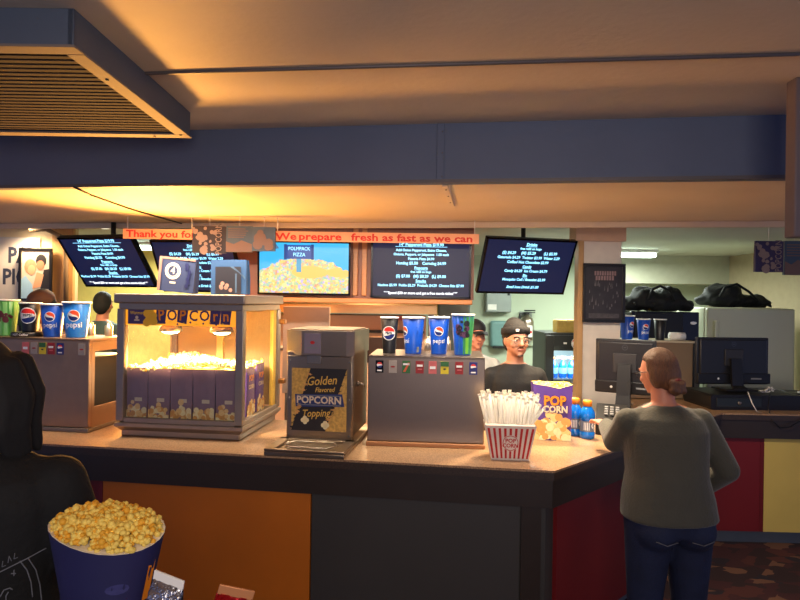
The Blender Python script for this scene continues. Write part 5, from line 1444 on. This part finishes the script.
# staff with beanie
sp_ = at(515, 400, 3.80)
BLKT = pm('black_tee', (.035, .035, .038), .85, 0, .1, 20, .2, 60)
person('staff member in black beanie, glasses and black tee behind the counter', (at(513, 400, 3.72).x, 3.72, 0), math.radians(4), .893, 1.0, (math.radians(3), 0, math.radians(6)), SKIN[0],
    {1: [(.255, .0, 1.10), (.21, -.16, 1.10)], -1: [(-.25, .02, 1.09), (-.22, -.16, 1.08)]}, True, .06, BLKT, pm('staff_trousers', (.10, .10, .12), .8), .4, HAIRK, ('beanie', pm('beanie_black', (.05, .05, .055), .9, 0, .1, 30, .4, 80)), True, pm('glasses_clear', (.55, .52, .48), .25, .6), pm('stubble', (.30, .20, .16), .7), 1., None)
# staff with cap, mostly behind the cup
person('staff member in dark cap and white shirt half hidden behind the tall artwork cup', (at(473, 400, 4.4).x, 4.4, 0), math.radians(4), .885, 1., (math.radians(4), 0, math.radians(10)), SKIN[2],
    None, True, .05, pm('white_tee', (.80, .80, .76), .8), pm('grey_trousers', (.2, .2, .22), .8), .4, HAIRK, ('cap', pm('cap_black', (.10, .09, .09), .7)), True, None, None, 1., None)
# person with brown cap behind left cups
person('person in brown cap and brown shirt behind the cups on the left dispenser', (at(47, 330, 4.35).x, 4.35, 0), math.radians(-8), .985, 1.05, (math.radians(12), 0, 0), SKIN[2],
    None, True, .05, pm('brown_shirt', (.30, .22, .17), .8), pm('khaki_trousers', (.35, .28, .2), .8), .4, HAIRK, ('cap', pm('cap_brown', (.36, .24, .17), .7)), True, None, None, 1., None)
# person turned away by the yellow wall
person('dark-haired person in a teal shirt turned away by the yellow kitchen wall', (at(102, 330, 5.9).x, 5.9, 0), PI-.3, .985, 1.1, (0, 0, .3), SKIN[2],
    None, True, .0, pm('teal_shirt', (.22, .30, .30), .8), pm('grey_trousers', (.2, .2, .22), .8), .4, HAIRK, None, True, None, None, 1., None)

# ================================================================= foreground: window reflection built as a solid person in black, ledge and popcorn bag
BLKS = pm('black_knit', (.035, .038, .045), .85, 0, .12, 16, .3, 60)
fx = at(-24, 400, 1.38)
fgp, Hf, frw = person('window reflection built as a solid person in black top at the left picture edge holding the open blue popcorn bag', (fx.x, 1.40, 0), math.radians(8), (.905), 1.20, (math.radians(6), 0, math.radians(-4)), SKIN[2],
    {1: [(.30, -.05, 1.08), (.335, -.17, 1.13)], -1: [(-.27, .0, 1.07), (-.12, -.2, 1.04)]}, True, .03, BLKS, pm('black_trousers', (.06, .06, .07), .8), 1., HAIRK, None, True, None, None, 1., None, 0, 0, BLACK, False, 1., None, ((0, 0), (0, 0)), False, None, True)
# printed outline on the chest, wrapped onto the cloth
sw = [o for o in fgp.children if o.name.startswith('sweater')][0]
bpy.context.view_layer.update()
MW = fgp.matrix_world.copy(); MWi = MW.inverted()
bv = BVHTree.FromPolygons([MW @ v.co for v in sw.data.vertices], [tuple(p.vertices) for p in sw.data.polygons])
def onto(px, py):
    o = V((0, 0, CAM_H)); d = (at(px, py, 1)-o).normalized()
    h = bv.ray_cast(o, d)
    return (h[0]-d*.002) if h[0] else None
PRT = pm('shirt_print_grey', (.42, .43, .46), .7)
mb = MB()
def stroke(pts, r=.0016):
    q = []
    for (a, b) in zip(pts, pts[1:]):
        for i in range(6):
            k = i/6; p = onto(a[0]+(b[0]-a[0])*k, a[1]+(b[1]-a[1])*k)
            if p is not None: q.append(MWi @ p)
    if len(q) > 1: mb.tube(q, r, PRT, 5)
stroke([(-4, 574), (12, 566), (28, 558), (50, 546)]); stroke([(20, 561), (27, 570), (31, 582), (33, 600)]); stroke([(28, 558), (36, 570), (40, 585), (42, 604)])
stroke([(0, 597), (4, 590), (10, 588), (13, 590)]); stroke([(6, 603), (6, 596), (9, 591)])
stroke([(14, 570), (14, 577)]); stroke([(11, 573.5), (17, 573.5)])
for k, (px, py) in enumerate(((4, 564), (10, 560), (16, 556))):
    stroke([(px-2, py+3), (px-1, py-4)], .0010); stroke([(px-2, py+3), (px+2.5, py+1)], .0010) if k % 2 == 0 else stroke([(px-1, py-4), (px+2, py+2)], .0010)
if len(mb.bm.verts): mb.build('shirt_print', fgp, label='pale grey line print')
else: mb.bm.free()
# ledge outside the bottom of the picture that carries the bags
lz_ = .985
lg = thing('ledge_table', 'narrow dark ledge table in the foreground under the open popcorn bag', 'table', (-.46, 1.10, 0))
MB().box((0, 0, lz_-.015), (.50, .26, .03), pm('dark_ledge_wood', (.12, .10, .09), .5), .004).build('table_top', lg)
for x in (-.21, .21):
    for y in (-.09, .09): MB().box((x, y, (lz_-.03)/2), (.04, .04, lz_-.03), BLACK, .003).build('leg', lg)
pq = at(110, 522, 1.13)
NB = pm('bag_navy', (.13, .13, .30), .55, 0, .08, 12)
fb = thing('popcorn_bag', 'open dark blue popcorn bag in the foreground at lower left, brimming with popcorn', 'popcorn bag', (pq.x-.004, 1.13, lz_), math.radians(4), 'printed popcorn bags')
def oval(rx, ry, z, n=26, wob=0): return [V((rx*math.cos(2*PI*i/n), ry*math.sin(2*PI*i/n)+0, z+wob*math.sin(2*PI*i/n*3))) for i in range(n)]
hb = pq.z-lz_-.012
HT = lambda t_: hb-.013*math.cos(t_+.2)+.005*math.sin(2*t_+.6)
def rim(rx, ry, dz=0): return [V((rx*math.cos(a), ry*math.sin(a), HT(a)+dz+.012*math.sin(a))) for a in [2*PI*i/26 for i in range(26)]]
mb = MB(); mb.rings([oval(.074, .050, 0), oval(.082, .056, hb*.5), rim(.104, .072)], NB, False, True); mb.quad(oval(.074, .05, 0)[::-1], NB); mb.rings([rim(.104, .072), rim(.1025, .0705, .001), oval(.080, .054, hb*.5), oval(.072, .048, .004)], pm('bag_cream_inside', (.88, .82, .70), .6), True, True); mb.build('paper_body', fb)
mb = MB()
def bm_(u, v):                # print on the outside, u = angle
    k = v/hb; rx = .082+.022*max(0, (k-.5)*2); ry = .056+.016*max(0, (k-.5)*2); return V(((rx+.0012)*math.cos(u), (ry+.0012)*math.sin(u), v))
mb.quad([bm_(-.50, hb*.45), bm_(-.26, hb*.45), bm_(-.20, hb*.78), bm_(-.42, hb*.78)], ORANGE)
mb.quad([(bm_(a, b)*1.004) for a, b in ((-.43, hb*.52), (-.35, hb*.52), (-.31, hb*.71), (-.38, hb*.71))], NB)
mb.disc(.02, pm('print_lavender', (.22, .22, .42), .5), lambda a, b: bm_(-1.1+a/.08, hb*.6+b), 0, 0, 12, 0, .5); mb.build('print', fb)
rnd = random.Random(31); mb = MB()
mb.ell((0, 0, hb-.036), (.092, .062, .030), CORN2, None, 3)
CY1 = pm('butter_corn', (.95, .80, .38), .7, 0, .12, 80); CY2 = pm('butter_corn_deep', (.88, .64, .16), .7, 0, .12, 80)
for k in range(300):
    a = k*2.39996; q = math.sqrt((k+.5)/300)
    kernel(mb, V((.096*q*math.cos(a), .066*q*math.sin(a), hb-.006+.030*math.sqrt(1-q*q)+rnd.uniform(-.004, .006)-.012*math.cos(a)*q+.010*math.sin(a)*q)), rnd.uniform(.0085, .0125), CY1, CY2, rnd)
tag(mb.build('popcorn', None, fb.location, fb.rotation_euler.z), 'buttery yellow popcorn filling the open foreground bag', 'popcorn', None, 'stuff')
# popcorn in the counter bag
rnd = random.Random(41); mb = MB(); mb.b2((-.088, -.036, .245), (.088, .036, .270), CORN2, .006)
for k in range(110): kernel(mb, V((rnd.uniform(-.082, .082), rnd.uniform(-.034, .034), .282+rnd.uniform(-.006, .018))), rnd.uniform(.007, .011), CY1, CORN, rnd)
tag(mb.build('popcorn', None, pb.location, pb.rotation_euler.z), 'pale yellow popcorn inside the purple bag on the counter', 'popcorn', None, 'stuff')
# foil packets on the ledge
FOIL = pm('crinkled_silver_foil', (.62, .62, .66), .25, .9, .3, 40, 1., 60)
def packet(lab, px, py, y, w, h, d, m, rot, seed, topm):
    p = at(px, py, y)
    t = thing('snack_packet', lab, 'snack packet', (p.x, p.y, lz_), 0, 'foil snack packets on the ledge', (rot[0], rot[1], rot[2]))
    rn = random.Random(seed); rs = []
    for j in range(9):
        k = j/8; dd = d*math.sin(PI*min(1, .08+k*.92))**.6*.5+.002
        rs.append([V((w/2*math.copysign(abs(math.cos(a))**.5, math.cos(a))+rn.uniform(-.002, .002), dd*math.sin(a)+rn.uniform(-.003, .003), k*h)) for a in [2*PI*i/20 for i in range(20)]])
    MB().rings(rs, m).build('pouch', t)
    MB().box((0, 0, h+.006), (w, .004, .016), topm, .001).build('sealed_edge', t)
    return t
pk = packet('crinkled silver foil snack packet in front of the blue popcorn bag', 152, 600, 1.02, .06, .185, .05, FOIL, (0, math.radians(10), -.3), 3, WHITEP)
pk = packet('shiny red foil snack packet at the bottom edge right of the popcorn bag', 206, 600, 1.0, .06, .170, .04, pm('red_foil', (.60, .06, .10), .25, .6, .2, 30, .8, 50), (0, math.radians(16), .2), 5, pm('gold_edge', (.75, .50, .32), .4, .4))

# warm uplight and added fill lights
lamp('SPOT', 'warm_uplight', (-1.75, 4.05, 1.50), 230, (1, .70, .33), .14, None, (-.4, 1.9, 2.48), 150, .9)
lamp('SPOT', 'counter_fill_spot', (.9, 3.6, 2.18), 150, (1, .88, .72), .10, None, (.75, 3.05, .91), 85, .7)  # unseen spot added to brighten the right part of the worktop
fl_ = lamp('AREA', 'front_fill', (.3, -.9, 2.05), 9, (1, .93, .86), 1.2, None, (0, 3.4, 1.6))  # soft fill added behind the camera to light the front faces
fl_.data.spread = math.radians(110)
st_ = lamp('AREA', 'counter_fill_strip', cf(-.3, .22, 2.12), 27, (1, .93, .84), 3.4, None, cf(-.3, .85, 1.2))  # added fill with no fixture, brightens banners and machine fronts
st_.data.spread = math.radians(120); st_.data.shape = 'RECTANGLE'; st_.data.size_y = .05
